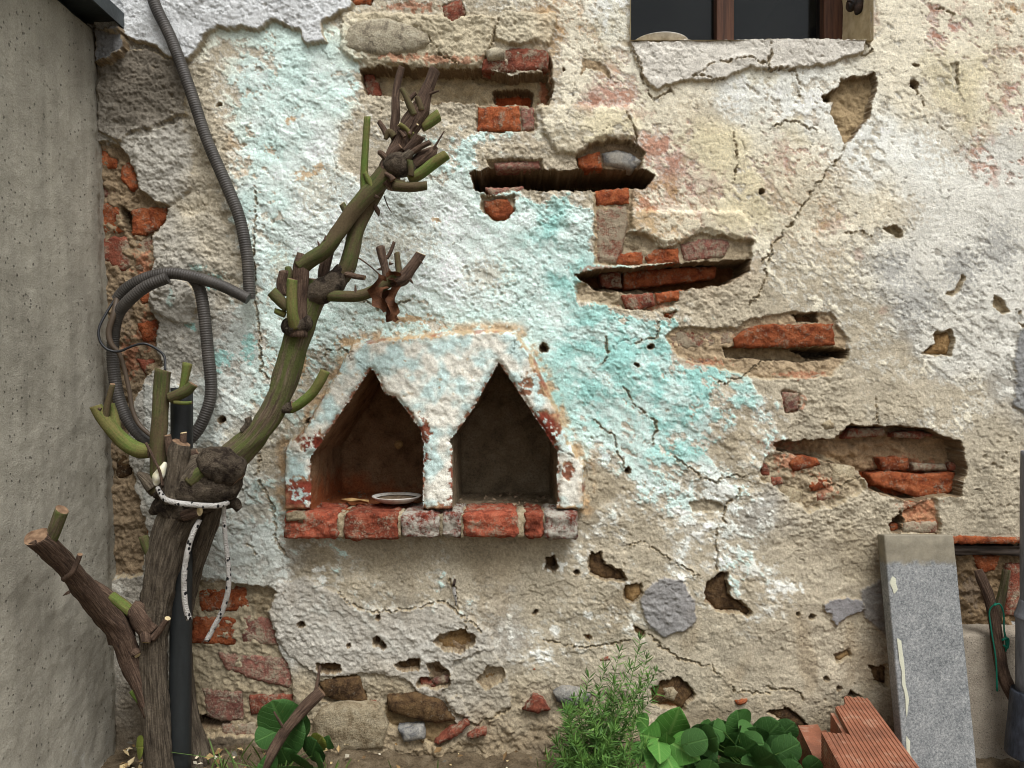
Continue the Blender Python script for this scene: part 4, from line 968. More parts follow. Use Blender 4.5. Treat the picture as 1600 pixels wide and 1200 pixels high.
cw = tag(empty('concrete_wall', (-.95, -.6, 0)), 'grey cast concrete wall standing at right angles on the left', 'wall', kind='thing')
def cornerx(z):
    py = 600 + (CZ - z) / S
    return (154 + (py - 50) * .0296 - 800) * S
ys_ = np.concatenate([np.arange(.02, -.5, -.0065), np.linspace(-.5, -2.9, 24)])
zs_ = np.arange(-.05, 1.4575, .0065)
YY, ZZ = np.meshgrid(ys_, zs_)
XX = cornerx(ZZ) + .0025 * fbm(YY * 14, ZZ * 14, 311, 4) + .0012 * fbm(YY * 60, ZZ * 60, 312, 3) - smooth(-.025, .0, YY + .01 * fbm(ZZ * 40, ZZ * 3, 313, 4)) * .006
vs = list(np.stack([XX, YY, ZZ], -1).reshape(-1, 3)); ny, nz = len(ys_), len(zs_)
ii = np.arange(len(vs)).reshape(nz, ny)
fs = [tuple(f) for f in np.stack([ii[:-1, :-1], ii[1:, :-1], ii[1:, 1:], ii[:-1, 1:]], -1).reshape(-1, 4)]
b0 = len(vs)
for (yy, zz) in ((.02, -.05), (-2.9, -.05), (-2.9, 1.457), (.02, 1.457)): vs.append((cornerx(zz) - .22, yy, zz))
fs += [(b0, b0 + 1, b0 + 2, b0 + 3), (ii[-1, 0], b0 + 3, b0 + 2, ii[-1, -1]), (ii[0, -1], ii[-1, -1], b0 + 2, b0 + 1), (ii[0, 0], b0, b0 + 3, ii[-1, 0])]
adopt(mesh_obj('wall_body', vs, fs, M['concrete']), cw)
q = NT('painted_sheet_steel', .45, .5); q.b.inputs['Metallic'].default_value = .35
M['coping'] = q.done(q.ramp(q.noise(14, 5), [(.3, lin(50, 56, 58)), (.7, lin(76, 84, 86))]), q.bump(q.noise(120, 4), .0006))
cx = (200 - 800) * S
zc = CZ - (50 - 600) * S
prof = [(-1.10, zc - .002), (-1.10, zc + .034), (cx, zc + .030), (cx, zc), (cx - .004, zc), (cx - .004, zc + .014), (-.86, zc + .014), (-.86, zc - .002)]
vs = [(x, y, z) for y in (-.006, -2.92) for x, z in prof]; n = len(prof)
adopt(mesh_obj('coping', vs, [tuple(range(n)), tuple(range(2 * n - 1, n - 1, -1))] + [(i, i + n, (i + 1) % n + n, (i + 1) % n) for i in range(n)], M['coping'], shade=False), cw)

# --- granite slab
def frame_box(name, O, u, v, w, mat, seg=(8, 24, 2), rough=.0006, bev=.003, seed=0, parent=None):
    """bevelled, slightly uneven block spanned by three edge vectors"""
    bm = bmesh.new()
    bmesh.ops.create_cube(bm, size=1)
    lu, lv, lw = u.length, v.length, w.length
    for vt in bm.verts: vt.co = Vector(((vt.co.x + .5) * lu, (vt.co.y + .5) * lv, (vt.co.z + .5) * lw))
    bmesh.ops.bevel(bm, geom=bm.edges[:], offset=bev, segments=2, affect='EDGES', profile=.6)
    for ax, ln, k in ((0, lu, seg[0]), (1, lv, seg[1]), (2, lw, seg[2])):
        for i in range(1, k):
            no = [0, 0, 0]; no[ax] = 1; co = [0, 0, 0]; co[ax] = ln * i / k
            bmesh.ops.bisect_plane(bm, geom=bm.verts[:] + bm.edges[:] + bm.faces[:], plane_co=co, plane_no=no)
    for vt in bm.verts:
        c = vt.co.copy()
        d = float(fbm(np.array([c.x * 60 + c.z * 31]), np.array([c.y * 60 - c.z * 17]), 320 + seed, 3)[0]) * rough
        vt.co += Vector((c.x - lu / 2, 0, 0)).normalized() * d if min(c.x, lu - c.x) < .006 else Vector((0, 0, d if c.z > lw / 2 else -d))
    R_ = Matrix((u.normalized(), v.normalized(), w.normalized())).transposed()
    for vt in bm.verts: vt.co = Vector(O) + R_ @ vt.co
    bmesh.ops.recalc_face_normals(bm, faces=bm.faces)
    me = bpy.data.meshes.new(name); bm.to_mesh(me); bm.free(); me.materials.append(mat)
    me.polygons.foreach_set('use_smooth', [True] * len(me.polygons))
    o = bpy.data.objects.new(name, me); COL.objects.link(o)
    return adopt(o, parent) if parent else o
q = NT('speckled_granite', .65, .35)
ns1 = q.math('ADD', q.math('MULTIPLY', q.noise(230, 5, .85), .8), q.math('MULTIPLY', q.noise(30, 4, .6), .2)); ns2 = q.noise(420, 3, .7)
cs = q.ramp(ns1, [(.34, lin(66, 68, 69)), (.44, lin(108, 111, 112)), (.53, lin(138, 140, 140)), (.66, lin(176, 176, 172))])
cs = q.mix(1.0, cs, q.ramp(ns2, [(.3, .7), (.5, 1.0), (.72, 1.2)]), 'MULTIPLY')
ge = q.t.nodes.new('ShaderNodeNewGeometry'); sp_ = q.t.nodes.new('ShaderNodeSeparateXYZ'); q.t.links.new(ge.outputs['Position'], sp_.inputs[0])
edge_ = q.math('ADD', sp_.outputs[2], q.math('MULTIPLY', q.noise(60, 5), .03))
cs = q.mix(q.ramp(edge_, [(.403, 0.0), (.412, .88)]), cs, q.ramp(q.noise(50, 5), [(.3, lin(112, 104, 86)), (.7, lin(140, 132, 112))]))
M['granite'] = q.done(cs, q.bump(ns1, .0012, .6))
slab = tag(empty('granite_slab', P(1470, 1224, .1)), 'grey speckled granite slab leaning upright against the wall', 'slab')
TL, TR, BL, BR = P(1379, 835, .045), P(1492, 836, .045), P(1418, 1232, .115), P(1528, 1232, .115)
u = ((TR - TL) + (BR - BL)) / 2; v = ((BL - TL) + (BR - TR)) / 2
nrm = u.cross(v).normalized()
if nrm.y > 0: nrm = -nrm
O = (TL + TR) / 2 - u / 2
frame_box('slab_body', O - nrm * .03, u, v, nrm * .03, M['granite'], parent=slab)
q = NT('old_cream_paint', .6, .3); M['cream_paint'] = q.done(lin(192, 192, 172), q.bump(q.noise(300, 3), .0008))
def drip(pts, name='paint_streak'):
    vs, fs = [], []
    for (s_, t_, w_) in pts:
        c = O + u * s_ + v * t_ + nrm * .0012
        vs += [c - u.normalized() * w_, c + nrm * .0005, c + u.normalized() * w_]
    for i in range(len(pts) - 1):
        a = 3 * i; fs += [(a, a + 1, a + 4, a + 3), (a + 1, a + 2, a + 5, a + 4)]
    return adopt(mesh_obj(name, vs, fs, M['cream_paint']), slab)
drip([(.07, .17, .0), (.075, .18, .005), (.065, .20, .006), (.09, .225, .005), (.07, .24, .001)])
drip([(.06, .42, .001), (.08, .43, .004), (.085, .47, .004), (.09, .51, .0045), (.10, .55, .003), (.09, .60, .0035), (.11, .63, .003), (.12, .66, .0035), (.10, .70, .002), (.09, .73, 0)])
drip([(.06, .80, .0), (.08, .82, .004), (.07, .86, .003), (.09, .90, .004), (.08, .94, 0)])

# --- concrete block behind the slab, and the dark slat in the slot above
q = NT('beige_concrete', .93, .12)
cs = q.ramp(q.noise(20, 6, .6), [(.3, lin(140, 130, 116)), (.7, lin(170, 160, 144))])
cs = q.mix(q.ramp(q.voro(150), [(.10, 1.0), (.2, 0.0)]), cs, lin(96, 88, 82))
cs = q.mix(1.0, cs, q.ramp(q.noise(420, 3, .7), [(.3, .72), (.5, 1.0), (.75, 1.25)]), 'MULTIPLY')
M['block'] = q.done(cs, q.bump(q.noise(260, 5, .7), .0025))
a, b = P(1500, 992, .045), P(1720, 1004, .045); g = P(1500, 1185, .045)
blk = frame_box('concrete_block', Vector((a.x, -.045, -.03)), Vector((b.x - a.x, 0, 0)), Vector((0, .10, 0)), Vector((0, 0, a.z + .03)), M['block'], seg=(20, 6, 16), rough=.002, bev=.006)
tag(blk, 'low beige concrete block between granite slab and pipe', 'concrete block')
M['dark_wood'] = mat_wood('weathered_black_wood', lin(62, 52, 44), lin(26, 22, 20), (3, 60, 60))
slat = rough_box('wooden_slat', 1490, 1660, 853, 868, -.04, -.002, 'dark_wood', wall, seg=14, rnd=3, rough=2.5, seed=50)

# --- tubes
def spline(pts, sub=6):
    """Catmull-Rom through (x, y, z, r) tuples"""
    p = [np.array(k, float) for k in pts]
    p = [2 * p[0] - p[1]] + p + [2 * p[-1] - p[-2]]
    out = []
    for i in range(1, len(p) - 2):
        for j in range(sub):
            t = j / sub
            out.append(.5 * ((2 * p[i]) + (-p[i - 1] + p[i + 1]) * t + (2 * p[i - 1] - 5 * p[i] + 4 * p[i + 1] - p[i + 2]) * t * t + (-p[i - 1] + 3 * p[i] - 3 * p[i + 1] + p[i + 2]) * t ** 3))
    out.append(p[-2])
    return out
def sweep(name, pts, mat, seg=12, sub=6, rough=0.0, nsc=60, flute=0, ring=0.0, ringp=.006, cap=None, parent=None, seed=0, cutskew=0.0):
    """a tube through px points (px, py, out, r_px)"""
    w = []
    for (x, y, o, r) in pts:
        v_ = P(x, y, o); w.append((v_.x, v_.y, v_.z, r * S * (D - o) / D))
    c = spline(w, sub)
    if ring:
        # resample evenly so every corrugation gets its own rings
        cc = np.array(c); sl_ = np.r_[0, np.cumsum(np.linalg.norm(np.diff(cc[:, :3], axis=0), axis=1))]
        n = int(sl_[-1] / ringp) * 4
        tt = np.linspace(0, sl_[-1], n + 1)
        c = np.stack([np.interp(tt, sl_, cc[:, k]) for k in range(4)], 1)
    c = np.array(c)
    tan = np.gradient(c[:, :3], axis=0); tan /= np.linalg.norm(tan, axis=1)[:, None] + 1e-12
    up = Vector((0, -1, 0)); t0 = Vector(tan[0])
    if abs(t0.dot(up)) > .9: up = Vector((1, 0, 0))
    nv = (up - t0 * up.dot(t0)).normalized()
    vs, fs = [], []
    rs = random.Random(seed)
    arc = 0
    for i in range(len(c)):
        t = Vector(tan[i])
        if i:
            nv = (nv - t * nv.dot(t)).normalized(); arc += float(np.linalg.norm(c[i, :3] - c[i - 1, :3]))
        bv = t.cross(nv)
        r = c[i, 3]
        if ring: r *= 1 + ring * (1, .55, -.6, .3)[i % 4] if True else 1
        ang = np.arange(seg) * 2 * np.pi / seg
        rr_ = np.full(seg, r)
        if rough: rr_ = r * (1 + rough * (fbm(np.cos(ang) * 1.1 + 5, np.sin(ang) * 1.1 + arc * nsc + seed * 3.1, 330 + seed % 7, 3) + .5 * pn(ang * 4, np.full(seg, arc * nsc * .6), 340)))
        if flute: rr_ = rr_ * (1 + .07 * np.sin(ang * flute + 6 * pn(np.array([arc * 9.]), np.array([.5]), 345)[0]))
        for k in range(seg):
            vs.append(Vector(c[i, :3]) + (nv * math.cos(ang[k]) + bv * math.sin(ang[k])) * float(rr_[k]))
    if cutskew:
        for k in range(seg): vs[len(vs) - seg + k] += Vector(tan[-1]) * c[-1, 3] * cutskew * math.cos(ang[k] + seed)
    m = len(c)
    for i in range(m - 1):
        for k in range(seg):
            k2 = (k + 1) % seg
            fs.append((i * seg + k, i * seg + k2, (i + 1) * seg + k2, (i + 1) * seg + k))
    nb = len(fs)
    vs.append(sum((vs[k] for k in range(seg)), Vector()) / seg); a0 = len(vs) - 1
    vs.append(sum((vs[(m - 1) * seg + k] for k in range(seg)), Vector()) / seg); a1 = len(vs) - 1
    for k in range(seg):
        fs.append((a0, (k + 1) % seg, k)); fs.append((a1, (m - 1) * seg + k, (m - 1) * seg + (k + 1) % seg))
    o = mesh_obj(name, vs, fs, mat)
    mi = np.zeros(len(fs), np.int32); smf = np.ones(len(fs), bool); smf[nb:] = False
    if cap: o.data.materials.append(cap); mi[nb:] = 1
    o.data.polygons.foreach_set('material_index', mi); o.data.polygons.foreach_set('use_smooth', smf)
    # lengthwise / around coordinates for bark and stripes
    uv = o.data.uv_layers.new(name='along')
    arcs = np.r_[0, np.cumsum(np.linalg.norm(np.diff(c[:, :3], axis=0), axis=1))]
    lv_ = np.zeros(len(o.data.loops), np.int32); o.data.loops.foreach_get('vertex_index', lv_)
    uvv = np.zeros((len(vs), 2)); 
    for i in range(m):
        for k in range(seg): uvv[i * seg + k] = (abs(2 * k / seg - 1) * c[:, 3].mean() * 3.14, arcs[i])
    uv.data.foreach_set('uv', uvv[lv_].ravel().astype(np.float32))
    return adopt(o, parent) if parent else o

# --- drain pipe at the right edge
q = NT('weathered_grey_pipe', .5, .4)
M['pipe'] = q.done(q.ramp(q.noise(30, 6, .65, vec=q.mapped((3, 3, .6))), [(.3, lin(86, 88, 94)), (.7, lin(132, 134, 140))]), q.bump(q.noise(200, 4), .0008))
q = NT('black_pipe_sleeve', .45, .4); M['sleeve'] = q.done(q.ramp(q.noise(40, 5, .6, vec=q.mapped((4, 4, 1))), [(.3, lin(34, 38, 46)), (.7, lin(70, 76, 88))]), q.bump(q.noise(160, 4), .001))
pipe = tag(empty('drain_pipe', P(1612, 1240, .12)), 'grey drain pipe with black sleeve at the right edge', 'pipe')
sweep('pipe_body', [(1617, 705, .11, 19), (1617, 760, .11, 20), (1617, 930, .11, 20), (1617, 1260, .11, 20)], M['pipe'], seg=28, parent=pipe)
sweep('pipe_socket', [(1617, 938, .11, 20.5), (1617, 955, .11, 25), (1617, 962, .11, 27.5), (1617, 966, .11, 28), (1617, 970, .11, 26), (1617, 1085, .11, 26)], M['pipe'], seg=28, parent=pipe)
sweep('sleeve', [(1617, 1080, .11, 28), (1617, 1083, .11, 33), (1617, 1120, .11, 36), (1617, 1174, .11, 41), (1617, 1180, .11, 40)], M['sleeve'], seg=28, parent=pipe)

# --- broken hollow brick lying in front of the slab
q = NT('extruded_terracotta', .85, .2)
cs = q.ramp(q.noise(18, 6, .6), [(.28, lin(112, 74, 58)), (.55, lin(142, 92, 70)), (.8, lin(158, 114, 92))])
cs = q.mix(1.0, cs, q.ramp(q.noise(300, 3, .7), [(.3, .8), (.5, 1.0), (.74, 1.18)]), 'MULTIPLY')
cs = q.mix(q.ramp(q.noise(34, 6, .7), [(.54, 0.0), (.72, .7)]), cs, lin(176, 152, 132))
M['terracotta'] = q.done(cs, q.bump(q.noise(300, 4, .7), .001))
hb = tag(empty('hollow_brick', P(1350, 1200, .25) * 1), 'broken ribbed orange hollow clay brick on the ground beside the slab', 'brick')
Rf = Vector((.7054, -.035, .1213)); La = Vector((-.155, -.988, 0)); La.normalize(); Ua = Vector((La.y, -La.x, 0)); 
if Ua.x > 0: Ua = -Ua
def tstart(u_):
    if u_ < .046: return .0 + .004 * math.sin(u_ * 300)
    if u_ < .050: return .028
    if u_ < .078: return .040 + (u_ - .05) * .6
    return .172 + .002 * math.sin(u_ * 260)
vs, fs = [], []
us = []
for i in range(17):
    b_ = .125 * i / 17; us += [(b_ + .0002, 0), (b_ + .0048, 0), (b_ + .0053, -.0014), (b_ + .0069, -.0014)]
us.append((.125, 0)); 
nt = 7
for (u_, dz) in us:
    t0 = tstart(u_)
    for j in range(nt + 1):
        t_ = t0 + (.46 - t0) * j / nt
        vs.append(Rf + Ua * u_ + La * t_ + Vector((0, 0, dz)))
top_n = len(vs)
for (u_, dz) in us:
    t0 = tstart(u_)
    for j in range(nt + 1):
        t_ = t0 + (.46 - t0) * j / nt
        vs.append(Rf + Ua * u_ + La * t_ + Vector((0, 0, -.010)))
for i in range(len(us) - 1):
    for j in range(nt):
        a = i * (nt + 1) + j; fs.append((a, a + 1, a + nt + 2, a + nt + 1)); fs.append((top_n + a, top_n + a + nt + 1, top_n + a + nt + 2, top_n + a + 1))
    a = i * (nt + 1); fs.append((a, a + nt + 1, top_n + a + nt + 1, top_n + a)); 
for j in range(nt):
    fs.append((j, top_n + j, top_n + j + 1, j + 1)); a = (len(us) - 1) * (nt + 1) + j; fs.append((a, a + 1, top_n + a + 1, top_n + a))
o = mesh_obj('ribbed_face', vs, fs, M['terracotta'], shade=False)
bm = bmesh.new(); bm.from_mesh(o.data); bmesh.ops.recalc_face_normals(bm, faces=bm.faces); bm.to_mesh(o.data); bm.free()
adopt(o, hb)
def ribwall(name, u0, t0, t1, z1, z0, th=.009, ribs=True):
    vs, fs = [], []; zz = []
    n_ = max(2, int((z1 - z0) / .0065))
    for i in range(n_):
        b_ = z1 - (z1 - z0) * i / n_; zz += [(b_, 0), (b_ - .0040, 0), (b_ - .0045, .0018), (b_ - .0060, .0018)] if ribs else [(b_, 0)]
    zz.append((z0, 0))
    for (z, d_) in zz:
        for t_ in (t0, (t0 + t1) / 2, t1):
            vs.append(Vector((0, 0, z)) + Vector((Rf.x, Rf.y, 0)) + Ua * (u0 - d_) + La * t_)
    k0 = len(vs)
    for (z, d_) in zz:
        for t_ in (t0, (t0 + t1) / 2, t1):
            vs.append(Vector((0, 0, z)) + Vector((Rf.x, Rf.y, 0)) + Ua * (u0 - th) + La * t_)
    m_ = len(zz)
    for i in range(m_ - 1):
        for j in range(2):
            a = i * 3 + j; fs.append((a, a + 1, a + 4, a + 3)); fs.append((k0 + a, k0 + a + 3, k0 + a + 4, k0 + a + 1))
        a = i * 3; fs.append((a, a + 3, k0 + a + 3, k0 + a)); fs.append((a + 2, k0 + a + 2, k0 + a + 5, a + 5))
    for j in range(2):
        fs.append((j, k0 + j, k0 + j + 1, j + 1)); a = (m_ - 1) * 3 + j; fs.append((a, a + 1, k0 + a + 1, k0 + a))
    o = mesh_obj(name, vs, fs, M['terracotta'], shade=False)
    bm = bmesh.new(); bm.from_mesh(o.data); bmesh.ops.recalc_face_normals(bm, faces=bm.faces); bm.to_mesh(o.data); bm.free()
    return adopt(o, hb)
zt_ = Rf.z
ribwall('side_wall', .1265, .171, .46, zt_ - .0005, .0)
ribwall('side_wall', .009, .004, .46, zt_ - .0105, .0)
ribwall('web', .084, .06, .455, zt_ - .0105, .0, .007, False)
ribwall('web', .046, .01, .455, zt_ - .0105, .0, .007, False)
def shelf(name, u0, u1, t0, t1, z):
    vs = [Vector((Rf.x, Rf.y, zz)) + Ua * a + La * b for zz in (z, z - .008) for a, b in ((u0, t0), (u1, t0 + .012), (u1, t1), (u0, t1))]
    return adopt(mesh_obj(name, vs, [(0, 1, 2, 3), (7, 6, 5, 4), (0, 4, 5, 1), (1, 5, 6, 2), (2, 6, 7, 3), (3, 7, 4, 0)], M['terracotta'], shade=False), hb)
shelf('web', .0845, .1165, .03, .455, .064); shelf('web', .0465, .0765, .05, .455, .062); shelf('web', .0095, .0385, .02, .455, .063)

shelf('web', .0965, .136, .012, .168, .067)
ribwall('side_wall', .1362, .012, .168, .0585, .0)
# ------------------------------------------------------------------ conduits and cables
q = NT('grey_corrugated_plastic', .55, .35)
M['conduit'] = q.done(q.ramp(q.noise(24, 5, .6), [(.3, lin(50, 47, 44)), (.6, lin(72, 68, 64)), (.8, lin(96, 90, 84))]), q.bump(q.noise(300, 3), .0005))
cd = sweep('corrugated_conduit', [(236, -60, .03, 8.8), (240, 0, .03, 8.8), (268, 62, .03, 8.8), (297, 140, .035, 8.8), (322, 215, .035, 8.8), (352, 285, .035, 9.2), (374, 340, .035, 9), (386, 400, .035, 9), (389, 440, .034, 9), (390, 466, .034, 9)], M['conduit'], seg=14, sub=10, ring=.055, ringp=.0048)
tag(cd, 'long grey corrugated conduit hanging down from the cement patch', 'conduit')
coil = tag(empty('coiled_conduit', P(250, 700, .04)), 'grey corrugated conduit coiled in a loop beside the concrete wall', 'conduit')
sweep('conduit_tube', [(388, 467, .052, 8.6), (345, 446, .055, 8.8), (300, 432, .058, 9), (262, 427, .06, 9), (225, 436, .058, 9), (197, 452, .054, 9), (183, 468, .05, 8.6)], M['conduit'], seg=14, sub=10, ring=.055, ringp=.0048, parent=coil)
sweep('conduit_tube', [(285, 428, .045, 8.6), (300, 434, .042, 8.8), (312, 452, .04, 9), (319, 490, .04, 9), (325, 550, .04, 9), (330, 606, .042, 9), (324, 640, .045, 9), (306, 676, .05, 9), (276, 698, .055, 9), (240, 694, .055, 9), (208, 668, .05, 9), (188, 630, .046, 9), (178, 580, .044, 9), (177, 530, .046, 9), (184, 492, .06, 9), (205, 466, .072, 9), (232, 446, .076, 9), (262, 434, .074, 8.8)], M['conduit'], seg=14, sub=10, ring=.055, ringp=.0048, parent=coil)
q = NT('black_cable', .45, .4); M['cable_black'] = q.done(lin(26, 27, 30))
q = NT('brown_cable', .55, .3); M['cable_brown'] = q.done(lin(78, 66, 54))
cb = sweep('thin_cable', [(182, 464, .056, 2.0), (168, 486, .07, 2.0), (155, 512, .085, 2.0), (156, 532, .09, 2.0), (168, 546, .09, 2.0), (186, 549, .085, 2.0), (206, 541, .08, 2.0), (226, 537, .075, 2.0), (246, 546, .07, 2.0), (257, 558, .07, 2.0), (258, 580, .08, 2.0)], M['cable_black'], seg=8)
tag(cb, 'thin black cable curling out of the coiled conduit', 'cable')
cb = sweep('thick_cable', [(183, 466, .056, 4.5), (178, 490, .07, 4.5), (170, 518, .075, 4.5), (174, 538, .075, 4.2), (186, 552, .07, 3.6), (194, 575, .066, 3.4), (202, 610, .066, 3.4), (207, 640, .068, 3.4), (218, 664, .07, 3.4), (238, 682, .075, 3.4), (250, 688, .085, 3.4)], M['cable_brown'], seg=10)
tag(cb, 'brown cable running down inside the conduit loop', 'cable')

# ------------------------------------------------------------------ black post behind the rose
q = NT('black_painted_steel', .5, .4); M['post'] = q.done(q.ramp(q.noise(12, 5, .6, vec=q.mapped((2, 2, .4))), [(.3, lin(22, 24, 25)), (.75, lin(42, 46, 47))]), q.bump(q.noise(160, 4), .0006))
post = sweep('steel_post', [(284, 606, .10, 16.5), (284, 700, .10, 16.5), (283, 900, .10, 16.5), (282, 1100, .10, 16.5), (281, 1225, .10, 16.5)], M['post'], seg=20, sub=3)
tag(post, 'black round post standing behind the pruned rose trunk', 'post')

# ------------------------------------------------------------------ the pruned rose
def mat_bark(name, c1, c2, c3, stripe=30, fis=.0035, green=None):
    q = NT(name, .88, .2)
    uv = q.t.nodes.new('ShaderNodeUVMap'); uv.uv_map = 'along'
    mp_ = q.t.nodes.new('ShaderNodeMapping'); q.t.links.new(uv.outputs[0], mp_.inputs['Vector']); mp_.inputs['Scale'].default_value = (stripe * 12, stripe, 1)
    n1 = q.noise(1.0, 6, .65, vec=mp_.outputs[0], dist=.5)
    c = q.ramp(n1, [(.3, c2), (.5, c1), (.72, c3)])
    if green:
        g_ = q.noise(16, 4, .6)
        mp2 = q.t.nodes.new('ShaderNodeMapping'); q.t.links.new(uv.outputs[0], mp2.inputs['Vector']); mp2.inputs['Scale'].default_value = (110, 6, 1)
        g2 = q.noise(1.0, 4, .6, vec=mp2.outputs[0])
        c = q.mix(q.ramp(q.math('ADD', q.math('MULTIPLY', g_, .5), q.math('MULTIPLY', g2, .6)), [(.46, 0.0), (.60, 1.0)]), c, green)
    c = q.mix(1.0, c, q.ramp(q.noise(300, 3, .7), [(.3, .75), (.5, 1.0), (.74, 1.22)]), 'MULTIPLY')
    hh = q.math('ADD', n1, q.math('MULTIPLY', q.noise(240, 4, .7), .35))
    return q.done(c, q.bump(hh, fis, .9))
M['bark'] = mat_bark('old_rose_bark', lin(94, 84, 71), lin(46, 39, 33), lin(134, 122, 105), 22, .012)
M['bark_brown'] = mat_bark('brown_rose_bark', lin(88, 70, 58), lin(46, 36, 31), lin(122, 102, 86), 30, .006)
M['bark_mixed'] = mat_bark('striped_rose_bark', lin(100, 86, 70), lin(68, 56, 48), lin(132, 118, 98), 26, .005, lin(88, 94, 52))
M['bark_green'] = mat_bark('green_rose_cane', lin(72, 80, 42), lin(50, 56, 30), lin(96, 100, 58), 20, .0012, lin(84, 72, 52))
M['cane_green'] = mat_bark('fresh_green_cane', lin(84, 104, 46), lin(62, 80, 36), lin(112, 126, 66), 16, .0014, lin(104, 98, 58))
q = NT('cut_wood', .85, .2); M['cut'] = q.done(q.ramp(q.noise(120, 4), [(.3, lin(168, 146, 104)), (.7, lin(206, 190, 150))]), q.bump(q.noise(300, 3), .001))
q = NT('weathered_cut', .9, .2); M['cut_old'] = q.done(q.ramp(q.noise(120, 4), [(.3, lin(92, 70, 54)), (.7, lin(140, 114, 90))]), q.bump(q.noise(300, 3), .001))
M['knot'] = mat_brick('gnarled_knot_bark', lin(98, 87, 74), lin(58, 49, 42), lin(134, 121, 104), .12, 2.6, lin(150, 138, 120))
rose = tag(empty('rose_bush', P(255, 1195, .11)), 'hard pruned old rose bush with thick brown trunk and green stubs', 'rose bush')
_rs = [0]
def limb(name, pts, mat, rough=.06, seg=14, cap='cut_old', flute=0, sub=7, parent=rose, skew=.25):
    _rs[0] += 1
    return sweep(name, pts, M[mat], seg=seg, sub=sub, rough=rough, nsc=34, flute=flute, cap=M[cap], parent=parent, seed=_rs[0], cutskew=skew)
# trunk and second stem
limb('trunk', [(256, 1235, .12, 30), (250, 1195, .12, 23), (244, 1130, .125, 20.5), (240, 1060, .125, 20), (240, 1000, .125, 21), (246, 940, .125, 23), (257, 880, .125, 26), (270, 830, .125, 28), (288, 790, .125, 34), (304, 756, .125, 42), (322, 732, .125, 38), (338, 720, .125, 24)], 'bark', .12, 30, flute=6, sub=14)
limb('stem', [(320, 1230, .05, 24), (307, 1170, .05, 17), (295, 1110, .05, 14), (287, 1040, .05, 13), (287, 960, .055, 13), (298, 905, .06, 14), (313, 855, .08, 15), (328, 812, .10, 15), (338, 780, .115, 14)], 'bark', .10, 18, flute=4, sub=9)
limb('burl', [(238, 770, .12, 9), (250, 758, .125, 24), (276, 764, .13, 33), (316, 764, .14, 36), (348, 748, .135, 32), (368, 730, .13, 18)], 'knot', .20, 24, sub=8)
limb('burl', [(310, 722, .15, 8), (330, 722, .155, 26), (356, 734, .15, 28), (372, 752, .145, 14)], 'knot', .24, 18, sub=7)
limb('burl', [(236, 800, .13, 5), (258, 790, .14, 16), (286, 800, .145, 20), (300, 812, .14, 8)], 'knot', .24, 16, sub=7)
limb('burl', [(352, 792, .12, 4), (366, 786, .12, 9), (374, 796, .12, 6)], 'knot', .2, 12)
# left fork
limb('branch', [(240, 1110, .125, 18), (222, 1070, .13, 16), (204, 1030, .135, 17), (186, 985, .155, 18), (160, 955, .19, 17), (128, 915, .24, 16.5), (98, 878, .29, 16.5), (72, 852, .33, 17.5), (56, 838, .35, 17)], 'bark_brown', .09, 18, flute=4)
limb('stub', [(76, 850, .33, 10), (86, 826, .335, 10), (97, 796, .34, 10)], 'bark_mixed', .05, 12)
limb('twig', [(100, 905, .29, 5), (112, 896, .30, 4.5), (120, 880, .30, 4), (125, 866, .30, 4)], 'bark_brown', .05, 8)
limb('stub', [(190, 1000, .14, 20), (184, 976, .142, 19), (178, 954, .144, 17)], 'bark_brown', .12, 14)
limb('stub', [(236, 985, .14, 15), (224, 970, .145, 17), (212, 952, .148, 14), (206, 946, .15, 9)], 'bark_brown', .14, 14)
limb('stub', [(205, 956, .148, 9), (190, 944, .15, 9), (174, 932, .152, 8.5)], 'cane_green', .03, 12)
limb('stub', [(174, 932, .152, 7.5), (160, 922, .153, 7.5), (143, 911, .154, 7)], 'bark_brown', .04, 10, 'cut')
limb('stub', [(180, 952, .15, 5), (164, 946, .152, 4.5), (155, 938, .153, 3)], 'cane_green', .03, 8)
limb('stub', [(226, 985, .15, 8), (228, 995, .155, 8), (228, 1004, .158, 7)], 'bark_brown', .08, 10, 'cut')
limb('twig', [(238, 998, .15, 6), (250, 984, .152, 5), (262, 966, .154, 4.5)], 'bark_brown', .05, 9, 'cut')
limb('stub', [(206, 1022, .14, 9), (212, 1020, .148, 8), (215, 1024, .15, 5)], 'bark_brown', .12, 10, 'cut')
limb('stub', [(222, 1098, .13, 6), (214, 1088, .135, 6), (206, 1078, .138, 5.5)], 'cane_green', .03, 10)
limb('stub', [(240, 870, .13, 10), (232, 856, .132, 9), (224, 838, .134, 7.5)], 'bark_green', .05, 10)
# left crown over the burl
limb('stub', [(248, 770, .14, 14), (247, 735, .142, 13), (248, 690, .143, 12.5), (250, 640, .143, 12), (253, 605, .143, 12), (255, 578, .143, 12.5)], 'bark_green', .05, 14, flute=3)
limb('stub', [(234, 705, .14, 11), (218, 704, .142, 12), (196, 692, .146, 12), (176, 672, .15, 11), (160, 652, .152, 10), (149, 634, .153, 9)], 'cane_green', .04, 14)
limb('stub', [(164, 656, .153, 6), (168, 632, .155, 5), (176, 600, .156, 4)], 'bark_green', .03, 9)
limb('stub', [(182, 674, .143, 8), (178, 650, .138, 7), (174, 632, .134, 5)], 'cane_green', .02, 9)
limb('stub', [(266, 622, .145, 9), (280, 616, .147, 9), (292, 610, .148, 8.5), (302, 600, .149, 7.5)], 'bark_green', .06, 11)
limb('stub', [(282, 618, .146, 5), (288, 596, .146, 6), (293, 568, .146, 7.5)], 'cane_green', .04, 10)
limb('twig', [(272, 628, .15, 3.5), (288, 630, .151, 3), (300, 629, .152, 2.6)], 'cane_green', .02, 8)
